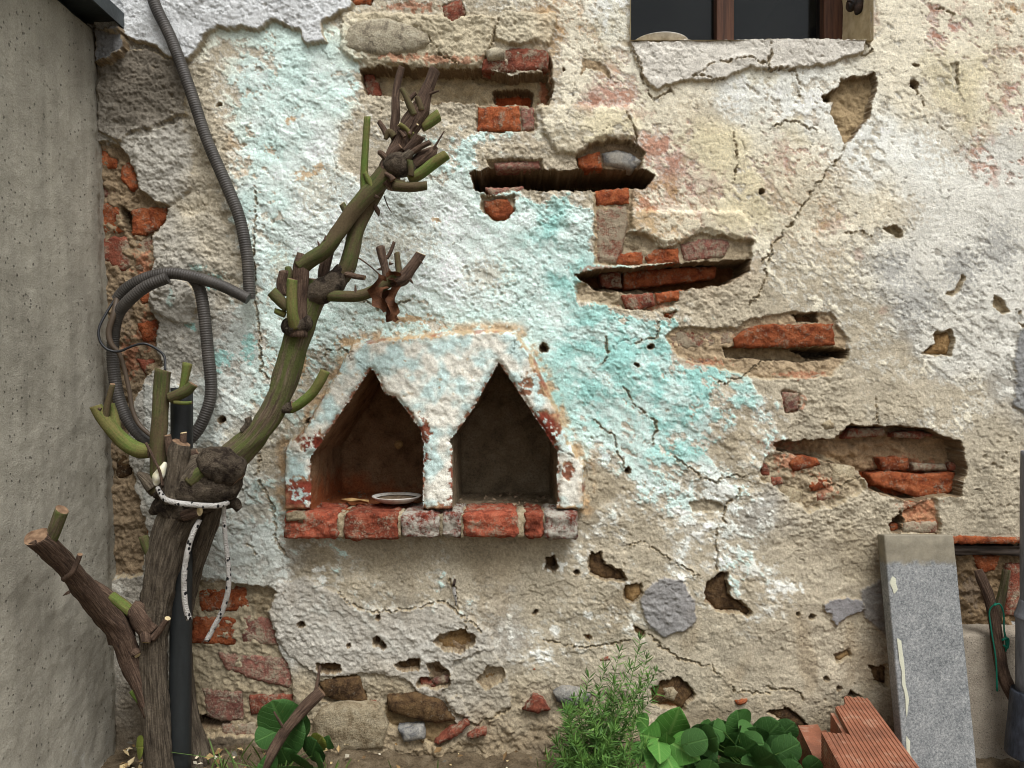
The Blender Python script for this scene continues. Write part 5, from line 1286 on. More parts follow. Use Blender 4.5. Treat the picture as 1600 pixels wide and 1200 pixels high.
limb('stub', [(272, 785, .16, 16), (272, 760, .162, 15), (277, 730, .163, 15), (281, 706, .163, 16), (284, 692, .163, 14)], 'bark', .12, 16, flute=4)
limb('stub', [(266, 712, .155, 6), (264, 694, .155, 6), (262, 680, .155, 5)], 'bark_brown', .05, 9)
limb('stub', [(284, 704, .155, 6), (286, 690, .155, 5.5), (287, 676, .155, 5)], 'bark_brown', .05, 9, 'cut')
limb('stub', [(286, 720, .145, 8), (298, 712, .146, 8), (310, 706, .147, 5)], 'bark_brown', .12, 10)
limb('stub', [(240, 762, .15, 12), (228, 748, .152, 9), (216, 740, .153, 4)], 'bark', .10, 12)
limb('stub', [(300, 752, .165, 14), (312, 740, .168, 11), (326, 730, .17, 8)], 'bark_green', .10, 12)
limb('stub', [(288, 806, .165, 9), (300, 802, .17, 8.5), (312, 798, .173, 8)], 'bark_brown', .08, 12, 'cut')
limb('twig', [(228, 692, .165, 2.2), (240, 716, .17, 2.2), (250, 738, .17, 2.2), (254, 760, .168, 2.2)], 'bark_brown', .04, 7)
q = NT('bare_sapwood', .7, .2); M['sapwood'] = q.done(q.ramp(q.noise(90, 4), [(.35, lin(226, 218, 178)), (.65, lin(240, 238, 224))]))
sc = sweep('torn_wood', [(243, 758, .155, 5), (249, 744, .157, 9), (256, 730, .158, 6), (258, 722, .158, 2)], M['sapwood'], seg=6, rough=.2, parent=rose)
sweep('torn_wood', [(294, 746, .155, 4), (297, 740, .157, 5.5), (298, 732, .158, 2)], M['sapwood'], seg=6, rough=.2, parent=rose)
# main cane
limb('branch', [(345, 738, .13, 28), (362, 716, .13, 24), (392, 688, .13, 20), (420, 652, .13, 19), (440, 610, .13, 19.5), (452, 570, .13, 19.5), (464, 530, .13, 20), (478, 490, .13, 20), (490, 462, .13, 19), (500, 440, .13, 17)], 'bark_mixed', .05, 20, flute=4, sub=9)
limb('node', [(478, 470, .13, 16), (498, 458, .135, 21), (515, 448, .135, 20), (530, 432, .13, 16), (540, 418, .13, 13)], 'knot', .16, 16)
limb('branch', [(532, 434, .13, 13), (543, 414, .13, 13.5), (552, 380, .128, 12.5), (562, 345, .126, 12.5), (576, 318, .126, 12), (594, 290, .128, 11)], 'bark_green', .05, 14, flute=3)
limb('branch', [(468, 418, .16, 13), (484, 406, .16, 12.5), (508, 390, .158, 12), (530, 362, .155, 12), (546, 336, .15, 12.5), (566, 312, .145, 13), (590, 288, .14, 15), (606, 270, .138, 17), (622, 246, .136, 18)], 'bark_green', .05, 15, flute=3)
limb('stub', [(466, 526, .15, 15), (468, 480, .155, 11), (470, 444, .158, 12), (470, 414, .16, 12), (470, 396, .16, 6)], 'bark_brown', .09, 12)
limb('stub', [(462, 512, .16, 10), (457, 490, .17, 9), (456, 460, .172, 8.5), (457, 436, .172, 8)], 'cane_green', .03, 12)
limb('stub', [(450, 482, .165, 8), (438, 470, .167, 9), (424, 455, .168, 9)], 'bark_green', .04, 11)
limb('stub', [(446, 492, .16, 5.5), (436, 488, .162, 5), (429, 485, .163, 4)], 'cane_green', .02, 9)
limb('stub', [(445, 462, .15, 7), (440, 446, .15, 8), (444, 424, .15, 7.5)], 'bark_brown', .09, 10)
limb('stub', [(450, 450, .145, 7), (452, 430, .145, 6.5), (450, 418, .145, 5)], 'bark_green', .04, 9)
limb('node', [(448, 508, .14, 12), (458, 512, .15, 16), (474, 506, .15, 14), (482, 496, .145, 8)], 'knot', .16, 14)
limb('stub', [(508, 450, .125, 10), (506, 425, .122, 9), (512, 400, .12, 8), (516, 388, .12, 7)], 'bark_brown', .06, 10)
limb('branch', [(514, 462, .145, 9), (536, 463, .15, 9), (562, 462, .155, 9), (588, 452, .158, 9), (612, 438, .16, 9), (622, 432, .16, 10)], 'bark_green', .03, 12)
limb('branch', [(612, 440, .16, 9), (628, 436, .16, 11), (640, 422, .16, 9), (650, 408, .16, 8.5), (658, 396, .16, 8)], 'bark_brown', .06, 11, 'cut')
limb('stub', [(624, 428, .158, 5.5), (622, 412, .156, 5), (620, 395, .155, 4.5)], 'bark_green', .03, 9)
limb('stub', [(604, 440, .15, 6), (602, 420, .148, 6), (598, 404, .146, 7), (594, 387, .145, 7.5)], 'bark_brown', .06, 10)
limb('twig', [(604, 404, .146, 3), (610, 394, .146, 3), (616, 378, .146, 2.6)], 'bark_brown', .04, 8)
limb('twig', [(540, 428, .14, 5), (556, 432, .145, 4.5), (570, 434, .148, 4)], 'bark_brown', .05, 8)
limb('twig', [(556, 400, .13, 1.4), (576, 414, .135, 1.3), (592, 428, .14, 1.2)], 'bark_brown', .04, 6)
limb('stub', [(548, 338, .15, 9), (540, 328, .153, 6), (534, 318, .155, 5)], 'bark_mixed', .08, 9, 'cut')
limb('stub', [(380, 674, .14, 6), (388, 662, .145, 5), (387, 652, .147, 5)], 'bark', .14, 9)
limb('stub', [(454, 640, .14, 7), (470, 630, .145, 8), (488, 614, .148, 8), (500, 596, .15, 8), (508, 580, .15, 8)], 'cane_green', .03, 12)
limb('node', [(440, 640, .135, 6), (450, 638, .14, 9), (458, 634, .143, 8)], 'knot', .12, 10)
# top crown
limb('branch', [(598, 290, .135, 17), (614, 258, .135, 19), (624, 236, .135, 17), (632, 212, .135, 15), (644, 192, .135, 16), (656, 172, .135, 15), (664, 150, .135, 11), (672, 130, .135, 9), (680, 109, .135, 9)], 'bark_brown', .10, 15)
limb('stub', [(622, 230, .13, 9), (616, 206, .13, 7), (618, 180, .128, 7), (618, 150, .126, 6), (623, 122, .125, 5.5), (628, 104, .125, 5)], 'bark_brown', .09, 11)
limb('stub', [(570, 300, .145, 7), (569, 270, .146, 6), (571, 230, .147, 5.5), (574, 182, .148, 5.2)], 'cane_green', .02, 10, 'cut')
limb('stub', [(584, 296, .15, 6), (576, 282, .152, 5), (570, 270, .153, 4)], 'cane_green', .03, 9, 'cut')
limb('stub', [(640, 280, .145, 9), (656, 272, .15, 9), (674, 258, .153, 9), (688, 248, .155, 9), (698, 242, .156, 8)], 'cane_green', .06, 12)
limb('stub', [(616, 290, .15, 9), (634, 292, .153, 8), (650, 292, .155, 7.5), (667, 290, .156, 7)], 'bark_green', .05, 11)
limb('stub', [(658, 198, .13, 9), (672, 190, .128, 9), (686, 180, .127, 9)], 'cane_green', .04, 11)
limb('stub', [(648, 180, .15, 6), (640, 164, .152, 5.5), (634, 150, .153, 4.5), (627, 138, .153, 4)], 'bark_green', .04, 9, 'cut')
limb('stub', [(658, 172, .15, 5), (655, 160, .152, 4.5), (651, 151, .153, 3.6)], 'bark_green', .03, 8, 'cut')
limb('stub', [(634, 238, .15, 8), (646, 226, .153, 8), (656, 212, .155, 9)], 'bark_brown', .10, 10)
limb('stub', [(634, 248, .155, 5), (650, 234, .158, 4.5), (672, 222, .16, 4)], 'bark_brown', .08, 9)
limb('stub', [(644, 262, .14, 11), (660, 250, .14, 13), (674, 238, .14, 9), (682, 230, .14, 3)], 'bark_brown', .12, 11)
limb('twig', [(668, 246, .145, 2.4), (680, 228, .147, 1.8), (694, 205, .148, 1)], 'bark_brown', .05, 6)
limb('stub', [(642, 275, .16, 5), (642, 262, .163, 5), (640, 250, .164, 4.5)], 'bark_green', .04, 9)
limb('stub', [(606, 258, .15, 7), (614, 240, .153, 7), (626, 228, .155, 5)], 'bark_brown', .14, 10)
limb('stub', [(604, 248, .15, 5), (596, 240, .152, 5), (590, 238, .153, 3)], 'bark_brown', .14, 8)
limb('stub', [(606, 214, .13, 5), (600, 202, .128, 4.5), (592, 190, .127, 4)], 'bark_brown', .08, 8)
limb('stub', [(616, 214, .145, 6), (608, 206, .147, 5), (602, 218, .147, 3)], 'bark_green', .08, 8)
limb('twig', [(664, 150, .14, 3), (676, 145, .142, 2.2), (686, 142, .143, 1)], 'bark_brown', .06, 6)
limb('twig', [(636, 160, .13, 4), (645, 150, .13, 3.4), (650, 145, .13, 3)], 'bark_brown', .06, 7)
limb('twig', [(585, 320, .13, 3), (590, 330, .13, 4), (592, 338, .13, 1)], 'bark_brown', .1, 7)
limb('twig', [(600, 306, .13, 1), (606, 322, .132, 1), (612, 332, .133, .7)], 'bark_brown', .06, 6)
limb('stub', [(626, 250, .155, 7), (636, 244, .158, 8), (644, 236, .16, 5)], 'bark', .18, 10)
limb('node', [(600, 268, .14, 10), (618, 258, .145, 20), (636, 262, .145, 16), (648, 268, .145, 9)], 'knot', .18, 14)
rt = random.Random(21)
for i in range(20):
    x0_, y0_ = rt.choice(((625, 250), (640, 215), (652, 180), (612, 275), (636, 262))); a_ = rt.uniform(-2.6, .5); l_ = rt.uniform(14, 32); x0_ += rt.uniform(-8, 8); y0_ += rt.uniform(-8, 8)
    r0 = rt.uniform(2.2, 5.5); o_ = rt.uniform(.115, .165)
    limb('stub', [(x0_, y0_, o_, r0 + 1.5), (x0_ + l_ * .5 * math.cos(a_) + rt.uniform(-3, 3), y0_ + l_ * .5 * math.sin(a_), o_, r0), (x0_ + l_ * math.cos(a_), y0_ + l_ * math.sin(a_), o_ + rt.uniform(-.01, .01), r0 * .85)], rt.choice(('bark_green', 'bark_brown', 'bark_brown', 'cane_green')), .1, 9, rt.choice(('cut', 'cut_old')))
# thorns
th = []
for (x, y, o, dx, dy, l) in ((556, 458, .16, -1, -14, 1), (640, 436, .165, 6, 8, 1), (655, 408, .165, 6, 4, 1), (596, 420, .15, -8, 2, 1), (608, 412, .15, 7, 0, 1), (500, 386, .165, -4, -10, 1), (508, 376, .165, 1, -9, 1), (108, 925, .29, -10, 6, 1), (82, 822, .34, -6, 1, 1), (56, 846, .37, -12, 4, 1), (158, 640, .16, -12, -3, 1), (455, 535, .14, -9, 2, 1), (586, 306, .15, 8, 4, 1)):
    sweep('thorn', [(x, y, o, 3), (x + dx * .55, y + dy * .55, o, 1.8), (x + dx, y + dy, o, .3)], M['bark_brown'], seg=6, sub=3, parent=rose)
# dried leaves caught in the fork
q = NT('dry_brown_leaf', .8, .2)
M['dry_leaf'] = q.done(q.ramp(q.noise(60, 5), [(.3, lin(64, 40, 28)), (.6, lin(104, 68, 46)), (.8, lin(136, 98, 70))]), q.bump(q.noise(160, 4), .002))
def ribbon(name, pts, mat, parent=None, curl=.5, seed=0):
    """curled strip through (px, py, out, half width px)"""
    rs = random.Random(seed); w = []
    for (x, y, o, r) in pts: v_ = P(x, y, o); w.append((v_.x, v_.y, v_.z, r * S))
    c = np.array(spline(w, 4)); vs, fs = [], []
    for i in range(len(c)):
        t = Vector(c[min(i + 1, len(c) - 1), :3] - c[max(i - 1, 0), :3]).normalized()
        sd_ = t.cross(Vector((0, -1, 0))).normalized()
        tw = Quaternion(t, curl * math.sin(i * .7 + seed) * 1.2); sd_ = tw @ sd_; nn = sd_.cross(t)
        for k in (-1, -.5, 0, .5, 1):
            vs.append(Vector(c[i, :3]) + sd_ * c[i, 3] * k * (1 + rs.uniform(-.25, .25) * abs(k)) + nn * c[i, 3] * curl * (k * k - .3))
    for i in range(len(c) - 1):
        for k in range(4): a = i * 5 + k; fs.append((a, a + 1, a + 6, a + 5))
    o = mesh_obj(name, vs, fs, mat)
    return adopt(o, parent) if parent else o
for i, pts in enumerate(([(598, 430, .17, 6), (592, 448, .172, 12), (594, 470, .172, 11), (600, 488, .17, 3)], [(612, 442, .165, 6), (618, 455, .167, 8), (612, 475, .167, 8), (616, 492, .165, 9), (622, 500, .163, 4)], [(604, 452, .15, 8), (602, 470, .15, 9), (606, 486, .15, 8), (610, 502, .15, 6)], [(606, 424, .17, 5), (614, 430, .172, 9), (622, 444, .17, 7)])):
    ribbon('dry_leaf', pts, M['dry_leaf'], rose, .8, i + 3)

# ------------------------------------------------------------------ rope tied round the rose
q = NT('flecked_white_rope', .8, .2)
fl = q.ramp(q.voro(120, vec=q.mapped((1, 1, .7))), [(.26, 1.0), (.33, 0.0)])
cs = q.mix(fl, q.ramp(q.noise(60, 4), [(.3, lin(150, 146, 140)), (.7, lin(196, 193, 188))]), lin(24, 24, 26))
M['rope'] = q.done(cs, q.bump(q.voro(420), .002))
rope = tag(empty('rope', P(300, 1000, .15)), 'white rope with black flecks tied round the rose trunk', 'rope')
sweep('rope_loop', [(246, 762, .165, 3.5), (256, 778, .178, 4.2), (272, 785, .182, 4.5), (294, 788, .185, 4.5), (318, 790, .182, 4.5), (340, 790, .172, 4.5), (356, 786, .15, 4)], M['rope'], seg=9, rough=.06, parent=rope)
sweep('rope_end', [(312, 812, .165, 3.9), (302, 832, .17, 4.1), (293, 862, .17, 4.2), (288, 895, .168, 4.3), (288, 930, .165, 4.3), (291, 952, .163, 4.3), (296, 968, .162, 4.7)], M['rope'], seg=10, rough=.06, parent=rope)
sweep('rope_end', [(350, 788, .15, 3.3), (350, 815, .14, 3.3), (353, 850, .13, 3.5), (357, 890, .12, 3.9), (356, 925, .115, 4.1), (346, 958, .112, 4.1), (334, 980, .11, 4.1), (323, 1001, .11, 4.3)], M['rope'], seg=10, rough=.06, parent=rope)

# ------------------------------------------------------------------ dead stem with green twine beside the pipe, and the bent twig
st = tag(empty('dead_stem', P(1585, 1090, .06)), 'brown forked dead stem leaning beside the drain pipe', 'stem')
sweep('stem', [(1592, 1100, .075, 10), (1578, 1078, .07, 10), (1566, 1048, .065, 9.5), (1558, 1000, .06, 9), (1552, 960, .055, 8.5), (1544, 930, .05, 8), (1534, 905, .045, 8), (1528, 890, .04, 6)], M['bark_brown'], seg=12, rough=.07, nsc=34, cap=M['cut_old'], parent=st)
sweep('fork', [(1556, 975, .055, 7), (1562, 945, .05, 7), (1568, 918, .045, 6), (1573, 890, .04, 6)], M['bark_mixed'], seg=10, rough=.07, nsc=34, cap=M['cut_old'], parent=st)
q = NT('green_twine', .7, .2); M['twine'] = q.done(lin(24, 104, 84))
tw = tag(empty('green_twine', P(1560, 960, .07)), 'green twine looped round the dead stem', 'twine')
sweep('twine_strand', [(1553, 946, .075, 1.3), (1562, 944, .075, 1.3), (1568, 958, .072, 1.3), (1569, 985, .07, 1.3), (1573, 1006, .07, 2.2), (1571, 1018, .07, 1.4)], M['twine'], seg=7, parent=tw)
sweep('twine_strand', [(1556, 942, .07, 1.2), (1546, 955, .065, 1.2), (1549, 985, .065, 1.2), (1556, 1030, .07, 1.2), (1558, 1080, .07, 1.4)], M['twine'], seg=7, parent=tw)
sweep('twine_strand', [(1566, 1000, .075, 1.8), (1575, 998, .07, 1.8), (1574, 1012, .075, 1.8), (1568, 1008, .075, 1.4)], M['twine'], seg=7, parent=tw)
tg = tag(empty('cut_vine', P(415, 1190, .15)), 'dark dry vine stump slanting over the round leaves at the wall foot', 'vine')
sweep('vine', [(405, 1215, .17, 8), (420, 1185, .165, 8), (440, 1150, .15, 8.5), (465, 1118, .14, 9), (490, 1092, .13, 9.5), (503, 1080, .125, 9)], M['bark_brown'], seg=12, rough=.10, nsc=30, flute=4, cap=M['cut_old'], parent=tg)
sweep('side_twig', [(492, 1090, .13, 4), (496, 1065, .12, 3), (500, 1040, .11, 2)], M['bark_brown'], seg=7, parent=tg)
sweep('side_twig', [(445, 1140, .15, 2.4), (436, 1126, .155, 2), (428, 1112, .157, 1.4)], M['bark_brown'], seg=7, parent=tg)
# ------------------------------------------------------------------ dishes, leaves, plants, litter
def lathe(name, prof, c, mat, seg=48, tilt=None, parent=None):
    vs, fs = [], []
    R_ = tilt.to_matrix() if tilt else Matrix.Identity(3)
    for (r, z) in prof:
        for k in range(seg): a = 2 * math.pi * k / seg; vs.append(Vector(c) + R_ @ Vector((r * math.cos(a), r * math.sin(a), z)))
    n = len(prof)
    for i in range(n - 1):
        for k in range(seg): fs.append((i * seg + k, i * seg + (k + 1) % seg, (i + 1) * seg + (k + 1) % seg, (i + 1) * seg + k))
    vs.append(Vector(c) + R_ @ Vector((0, 0, prof[0][1]))); vs.append(Vector(c) + R_ @ Vector((0, 0, prof[-1][1])))
    for k in range(seg): fs.append((len(vs) - 2, (k + 1) % seg, k)); fs.append((len(vs) - 1, (n - 1) * seg + k, (n - 1) * seg + (k + 1) % seg))
    o = mesh_obj(name, vs, fs, mat)
    return adopt(o, parent) if parent else o
q = NT('dirty_white_ceramic', .35, .5)
M['ceramic'] = q.done(q.ramp(q.noise(40, 5, .65), [(.3, lin(150, 140, 124)), (.55, lin(208, 204, 196)), (.75, lin(226, 224, 218))]))
zf = P(620, FY, .05).z + .0062
fy_ = .042; rd = 38 * S * (D + fy_) / D
kx = S * (D + fy_) / D
dc = Vector(((620 - 800) * kx, fy_ - .002, zf))
dish = tag(empty('saucer', dc), 'small dirty white saucer in the left niche', 'saucer')
prof = [(rd * .50, 0), (rd * .62, .001), (rd * .88, .008), (rd, .0125), (rd * 1.01, .014), (rd * .985, .0145), (rd * .88, .0105), (rd * .6, .005), (rd * .3, .004)]
lathe('saucer_body', prof, dc, M['ceramic'], parent=dish)
q = NT('dry_dirt', .97, .05); M['dirt'] = q.done(q.ramp(q.noise(120, 5), [(.3, lin(96, 80, 64)), (.7, lin(150, 132, 110))]), q.bump(q.noise(200, 5), .003))
lathe('dirt_layer', [(rd * .84, .0098), (rd * .5, .0105), (rd * .2, .010)], dc, M['dirt'], parent=dish)
pc = P(1028, 68, -.09); pr = 43 * S * (D + .09) / D
plate = lathe('plate', [(pr * .5, 0), (pr * .7, .003), (pr, .0205), (pr * 1.01, .022), (pr * .98, .0225), (pr * .68, .006), (pr * .3, .005)], Vector((pc.x, .068, zb + .004)), M['ceramic'])
tag(plate, 'off-white plate lying on the window sill', 'plate')
# hinge block on the right reveal
hg = tag(empty('shutter_hinge', P(1330, 0, -.03)), 'black iron shutter hinge fixed to the right window jamb', 'hinge')
sweep('hinge_pin', [(1338, -30, -.05, 8), (1336, -8, -.05, 9), (1330, 8, -.05, 9), (1324, 10, -.05, 6)], M['iron'], seg=10, rough=.1, parent=hg)
sweep('hinge_plate', [(1347, -24, -.04, 6), (1345, -4, -.04, 7.5), (1341, 14, -.04, 7), (1338, 22, -.04, 3)], M['iron'], seg=10, rough=.1, parent=hg)

# --- leaves
def mat_leaf(name, c1, c2, vein, rough=.55):
    q = NT(name, rough, .28)
    uv = q.t.nodes.new('ShaderNodeUVMap'); uv.uv_map = 'leaf'
    sp_ = q.t.nodes.new('ShaderNodeSeparateXYZ'); q.t.links.new(uv.outputs[0], sp_.inputs[0])
    inf = q.t.nodes.new('ShaderNodeObjectInfo')
    ax = q.math('ABSOLUTE', sp_.outputs[0])
    w_ = q.math('SINE', q.math('MULTIPLY', q.math('SUBTRACT', sp_.outputs[1], q.math('MULTIPLY', ax, .75)), 34.0))
    vm = q.ramp(w_, [(.90, 0.0), (.99, .55)])
    mid = q.ramp(ax, [(.015, .8), (.05, 0.0)])
    c = q.mix(q.noise(26, 4), c1, c2)
    c = q.mix(q.math('MULTIPLY', inf.outputs['Random'], .75), c, tuple(v * 1.35 for v in c2))
    c = q.mix(q.ramp(q.noise(18, 5, .7, vec=q.co('Generated')), [(.62, 0.0), (.72, .5)]), c, lin(122, 112, 56))
    c = q.mix(q.math('MAXIMUM', vm, mid), c, vein)
    q.b.inputs['Subsurface Weight'].default_value = 0
    return q.done(c, q.bump(q.math('ADD', q.math('MULTIPLY', q.math('MAXIMUM', vm, mid), -.8), q.noise(60, 4)), .002, .7))
M['leaf_round'] = mat_leaf('round_green_leaf', lin(34, 66, 28), lin(58, 96, 42), lin(78, 116, 58))
M['leaf_point'] = mat_leaf('glossy_green_leaf', lin(48, 92, 34), lin(76, 124, 50), lin(108, 148, 74), .46)
M['leaf_yellow'] = mat_leaf('yellowing_leaf', lin(128, 126, 44), lin(96, 116, 48), lin(150, 146, 80))
q = NT('leaf_stalk', .6, .3); M['stalk'] = q.done(lin(84, 112, 52))
_leafmesh = {}
def leaf_mesh(kind, var):
    key = (kind, var)
    if key in _leafmesh: return _leafmesh[key]
    rs = random.Random(hash(key) % 1000 + var); nu, nv = 10, 14
    vs, fs, uvs = [], [], []
    ph = rs.uniform(0, 6)
    for j in range(nv + 1):
        t = j / nv
        if kind == 'round':
            w_ = math.sqrt(max(0, 1 - (2 * t - 1) ** 2)) * .56 * (1.12 - .22 * t)
        else:
            w_ = .44 * (math.sin(math.pi * t ** .72)) ** .9
        for i in range(nu + 1):
            s_ = 2 * i / nu - 1
            x = s_ * w_; y = t
            if kind == 'round': y = t - .16 * (1 - t) * abs(s_) ** 1.6 * (1 if t < .5 else 0) * 2
            z = .05 * abs(x) - .30 * x * x - .16 * (t - .45) ** 2 + .035 * math.sin(6 * t + ph + 2 * s_) * abs(s_) + .010 * math.sin(24 * t - 16 * abs(s_)) * abs(s_)
            vs.append((x, y, z)); uvs.append((x, t))
    for j in range(nv):
        for i in range(nu):
            a = j * (nu + 1) + i; fs.append((a, a + 1, a + nu + 2, a + nu + 1))
    me = bpy.data.meshes.new('leaf'); me.from_pydata(vs, [], fs); me.update()
    uv = me.uv_layers.new(name='leaf')
    li = np.zeros(len(me.loops), np.int32); me.loops.foreach_get('vertex_index', li)
    uv.data.foreach_set('uv', np.array(uvs, np.float32)[li].ravel())
    me.polygons.foreach_set('use_smooth', [True] * len(me.polygons))
    _leafmesh[key] = me
    return me
def leaf(parent, kind, mat, px, py, out, size, ang, pitch, var=0, roll=0.0):
    """a leaf whose middle shows at (px, py); ang = direction of its tip in the picture plane, pitch = lean towards the viewer"""
    base = leaf_mesh(kind, var)
    key = (kind, var, mat)
    if key not in _leafmesh:
        m_ = base.copy(); m_.materials.append(M[mat]); _leafmesh[key] = m_
    o = bpy.data.objects.new('leaf', _leafmesh[key]); COL.objects.link(o)
    tip = Vector((math.cos(ang), 0, -math.sin(ang) * -1))
    tip = Vector((math.cos(ang) * math.cos(pitch), -math.sin(pitch), math.sin(ang) * math.cos(pitch))).normalized()
    nrm_ = Vector((0, -1, .55)); nrm_ = (nrm_ - tip * nrm_.dot(tip)).normalized()
    nrm_ = Quaternion(tip, roll) @ nrm_
    sd_ = tip.cross(nrm_).normalized()
    R_ = Matrix((sd_, tip, nrm_)).transposed().to_4x4()
    sz = size * S * (D - out) / D
    c = P(px, py, out) - tip * sz * .5
    o.matrix_world = Matrix.Translation(c) @ R_ @ Matrix.Scale(sz, 4)
    o.parent = parent; o.matrix_parent_inverse = Matrix.Translation(parent.location).inverted()
    return c
def stalk(parent, a, b, r=.0012):
    m = (Vector(a) + Vector(b)) / 2 + Vector((0, .004, .006))
    vs, fs = [], []
    pts = [Vector(a), m, Vector(b)]
    for i, p_ in enumerate(pts):
        for k in range(5): an = k * 1.2566; vs.append(p_ + Vector((math.cos(an) * r, math.sin(an) * r, 0)))
    for i in range(2):
        for k in range(5): fs.append((i * 5 + k, i * 5 + (k + 1) % 5, (i + 1) * 5 + (k + 1) % 5, (i + 1) * 5 + k))
    adopt(mesh_obj('stalk', vs, fs, M['stalk']), parent)
rl = random.Random(11)
def plant(name, label, root, items):
    pl = tag(empty(name, root), label, 'plant')
    for (kind, mat, x, y, o, s_, a, p_) in items:
        c = leaf(pl, kind, mat, x, y, o, s_ * (.76 if kind == 'round' and x > 600 else .9), math.radians(a), math.radians(p_), rl.randint(0, 3), rl.uniform(-.3, .3))
        rt = Vector(root) + Vector((rl.uniform(-.02, .02), rl.uniform(-.015, .015), -.005))
        stalk(pl, c, rt)
    return pl
R_, G_ = 'round', 'leaf_round'
plant('violet_plant', 'clump of dark green heart-shaped leaves beside the hollow brick', P(1180, 1215, .14), [
 (R_, G_, 1155, 1128, .10, 60, 100, 20), (R_, G_, 1100, 1150, .12, 62, 130, 30), (R_, G_, 1205, 1142, .10, 56, 60, 25), (R_, G_, 1130, 1165, .15, 66, 80, 45), (R_, G_, 1165, 1170, .16, 70, 60, 40), (R_, G_, 1110, 1190, .18, 60, 120, 50),
 (R_, G_, 1190, 1185, .17, 62, 40, 50), (R_, G_, 1218, 1172, .13, 56, 60, 30), (R_, G_, 1150, 1200, .2, 66, 90, 55), (R_, G_, 1232, 1196, .16, 56, 60, 45), (R_, G_, 1215, 1205, .2, 60, 60, 50), (R_, G_, 1080, 1180, .14, 52, 150, 40), (R_, G_, 1180, 1150, .12, 52, 95, 30), (R_, G_, 1272, 1194, .2, 34, 60, 30), (R_, G_, 1230, 1140, .08, 44, 50, 20), (R_, G_, 1120, 1140, .1, 50, 105, 25)] + [(R_, G_, rl.uniform(1075, 1240), rl.uniform(1135, 1205), rl.uniform(.08, .22), rl.uniform(30, 52), rl.uniform(10, 170), rl.uniform(15, 60)) for _ in range(34)])
plant('broadleaf_seedling', 'bright green pointed leaves between the rosemary and the violets', P(1040, 1210, .16), [
 ('point', 'leaf_point', 1052, 1132, .13, 74, 75, 20), ('point', 'leaf_point', 1018, 1152, .17, 62, 150, 35), ('point', 'leaf_point', 1068, 1172, .19, 66, -15, 45), ('point', 'leaf_point', 1030, 1172, .2, 50, -100, 60), ('point', 'leaf_point', 1024, 1190, .19, 56, -130, 40), ('point', 'leaf_point', 1050, 1198, .2, 56, -60, 50), ('point', 'leaf_point', 1004, 1128, .12, 40, 130, 20), ('point', 'leaf_point', 1042, 1155, .19, 34, 95, 30), ('point', 'leaf_point', 1000, 1175, .15, 44, 190, 30)])
plant('ground_ivy', 'small clump of round green leaves under the slanting vine stump', P(440, 1215, .13), [
 (R_, G_, 438, 1124, .11, 76, 110, 15), (R_, G_, 455, 1140, .12, 66, 50, 20), (R_, G_, 416, 1150, .11, 40, 200, 20), (R_, 'leaf_yellow', 498, 1158, .12, 30, 60, 30), (R_, G_, 490, 1170, .13, 44, 70, 30), (R_, G_, 444, 1180, .13, 36, 100, 30), (R_, G_, 470, 1190, .15, 40, 80, 45), (R_, G_, 500, 1196, .16, 44, 60, 50), (R_, G_, 416, 1198, .17, 40, 120, 45), (R_, G_, 450, 1204, .18, 42, 90, 50), ('point', G_, 512, 1160, .12, 30, 80, 20), (R_, 'leaf_yellow', 218, 1168, .14, 34, 30, 45)])
# --- blades and needles built as one mass per plant
def needles(vs, fs, a, d, l, w, bend):
    d = d.normalized(); sd_ = d.cross(Vector((rl.uniform(-1, 1), rl.uniform(-1, 1), rl.uniform(-1, 1)))).normalized()
    b0 = len(vs); up = Vector((0, 0, bend))
    for t, ww in ((0, .5), (.35, 1), (.75, .8)):
        c = a + d * l * t + up * l * t * t; vs.append(c - sd_ * w * ww); vs.append(c + sd_ * w * ww)
    vs.append(a + d * l + up * l)
    fs += [(b0, b0 + 1, b0 + 3, b0 + 2), (b0 + 2, b0 + 3, b0 + 5, b0 + 4), (b0 + 4, b0 + 5, b0 + 6)]
q = NT('rosemary_needle', .6, .3)
ge = q.t.nodes.new('ShaderNodeNewGeometry')
M['needle'] = q.done(q.ramp(q.noise(50, 4), [(.3, lin(50, 82, 36)), (.55, lin(84, 122, 52)), (.75, lin(122, 154, 80))]))
rosemary = tag(empty('rosemary_bush', P(930, 1215, .15)), 'bushy rosemary-like herb with thin needle leaves at the wall foot', 'herb')
tips = [(rl.uniform(880, 1020), rl.uniform(1080, 1195), rl.uniform(.1, .24)) for _ in range(9)] + [(1000, 1000, .06), (968, 1018, .07), (1010, 1030, .08), (1025, 1050, .08), (945, 1045, .08), (985, 1042, .1), (920, 1060, .09), (1000, 1075, .12), (960, 1070, .12), (935, 1080, .12), (905, 1105, .12), (1025, 1085, .1), (975, 1095, .14), (1005, 1110, .14), (945, 1110, .15), (915, 1130, .15), (890, 1120, .11), (870, 1160, .14), (990, 1140, .18), (960, 1140, .18), (930, 1150, .18), (900, 1165, .18), (880, 1185, .2), (860, 1190, .16), (1010, 1165, .2), (975, 1175, .22), (940, 1180, .22), (910, 1190, .22), (1000, 1195, .24), (950, 1195, .24), (895, 1095, .09), (885, 1140, .12), (1012, 1060, .1), (955, 1095, .1)]
nv_, nf_ = [], []
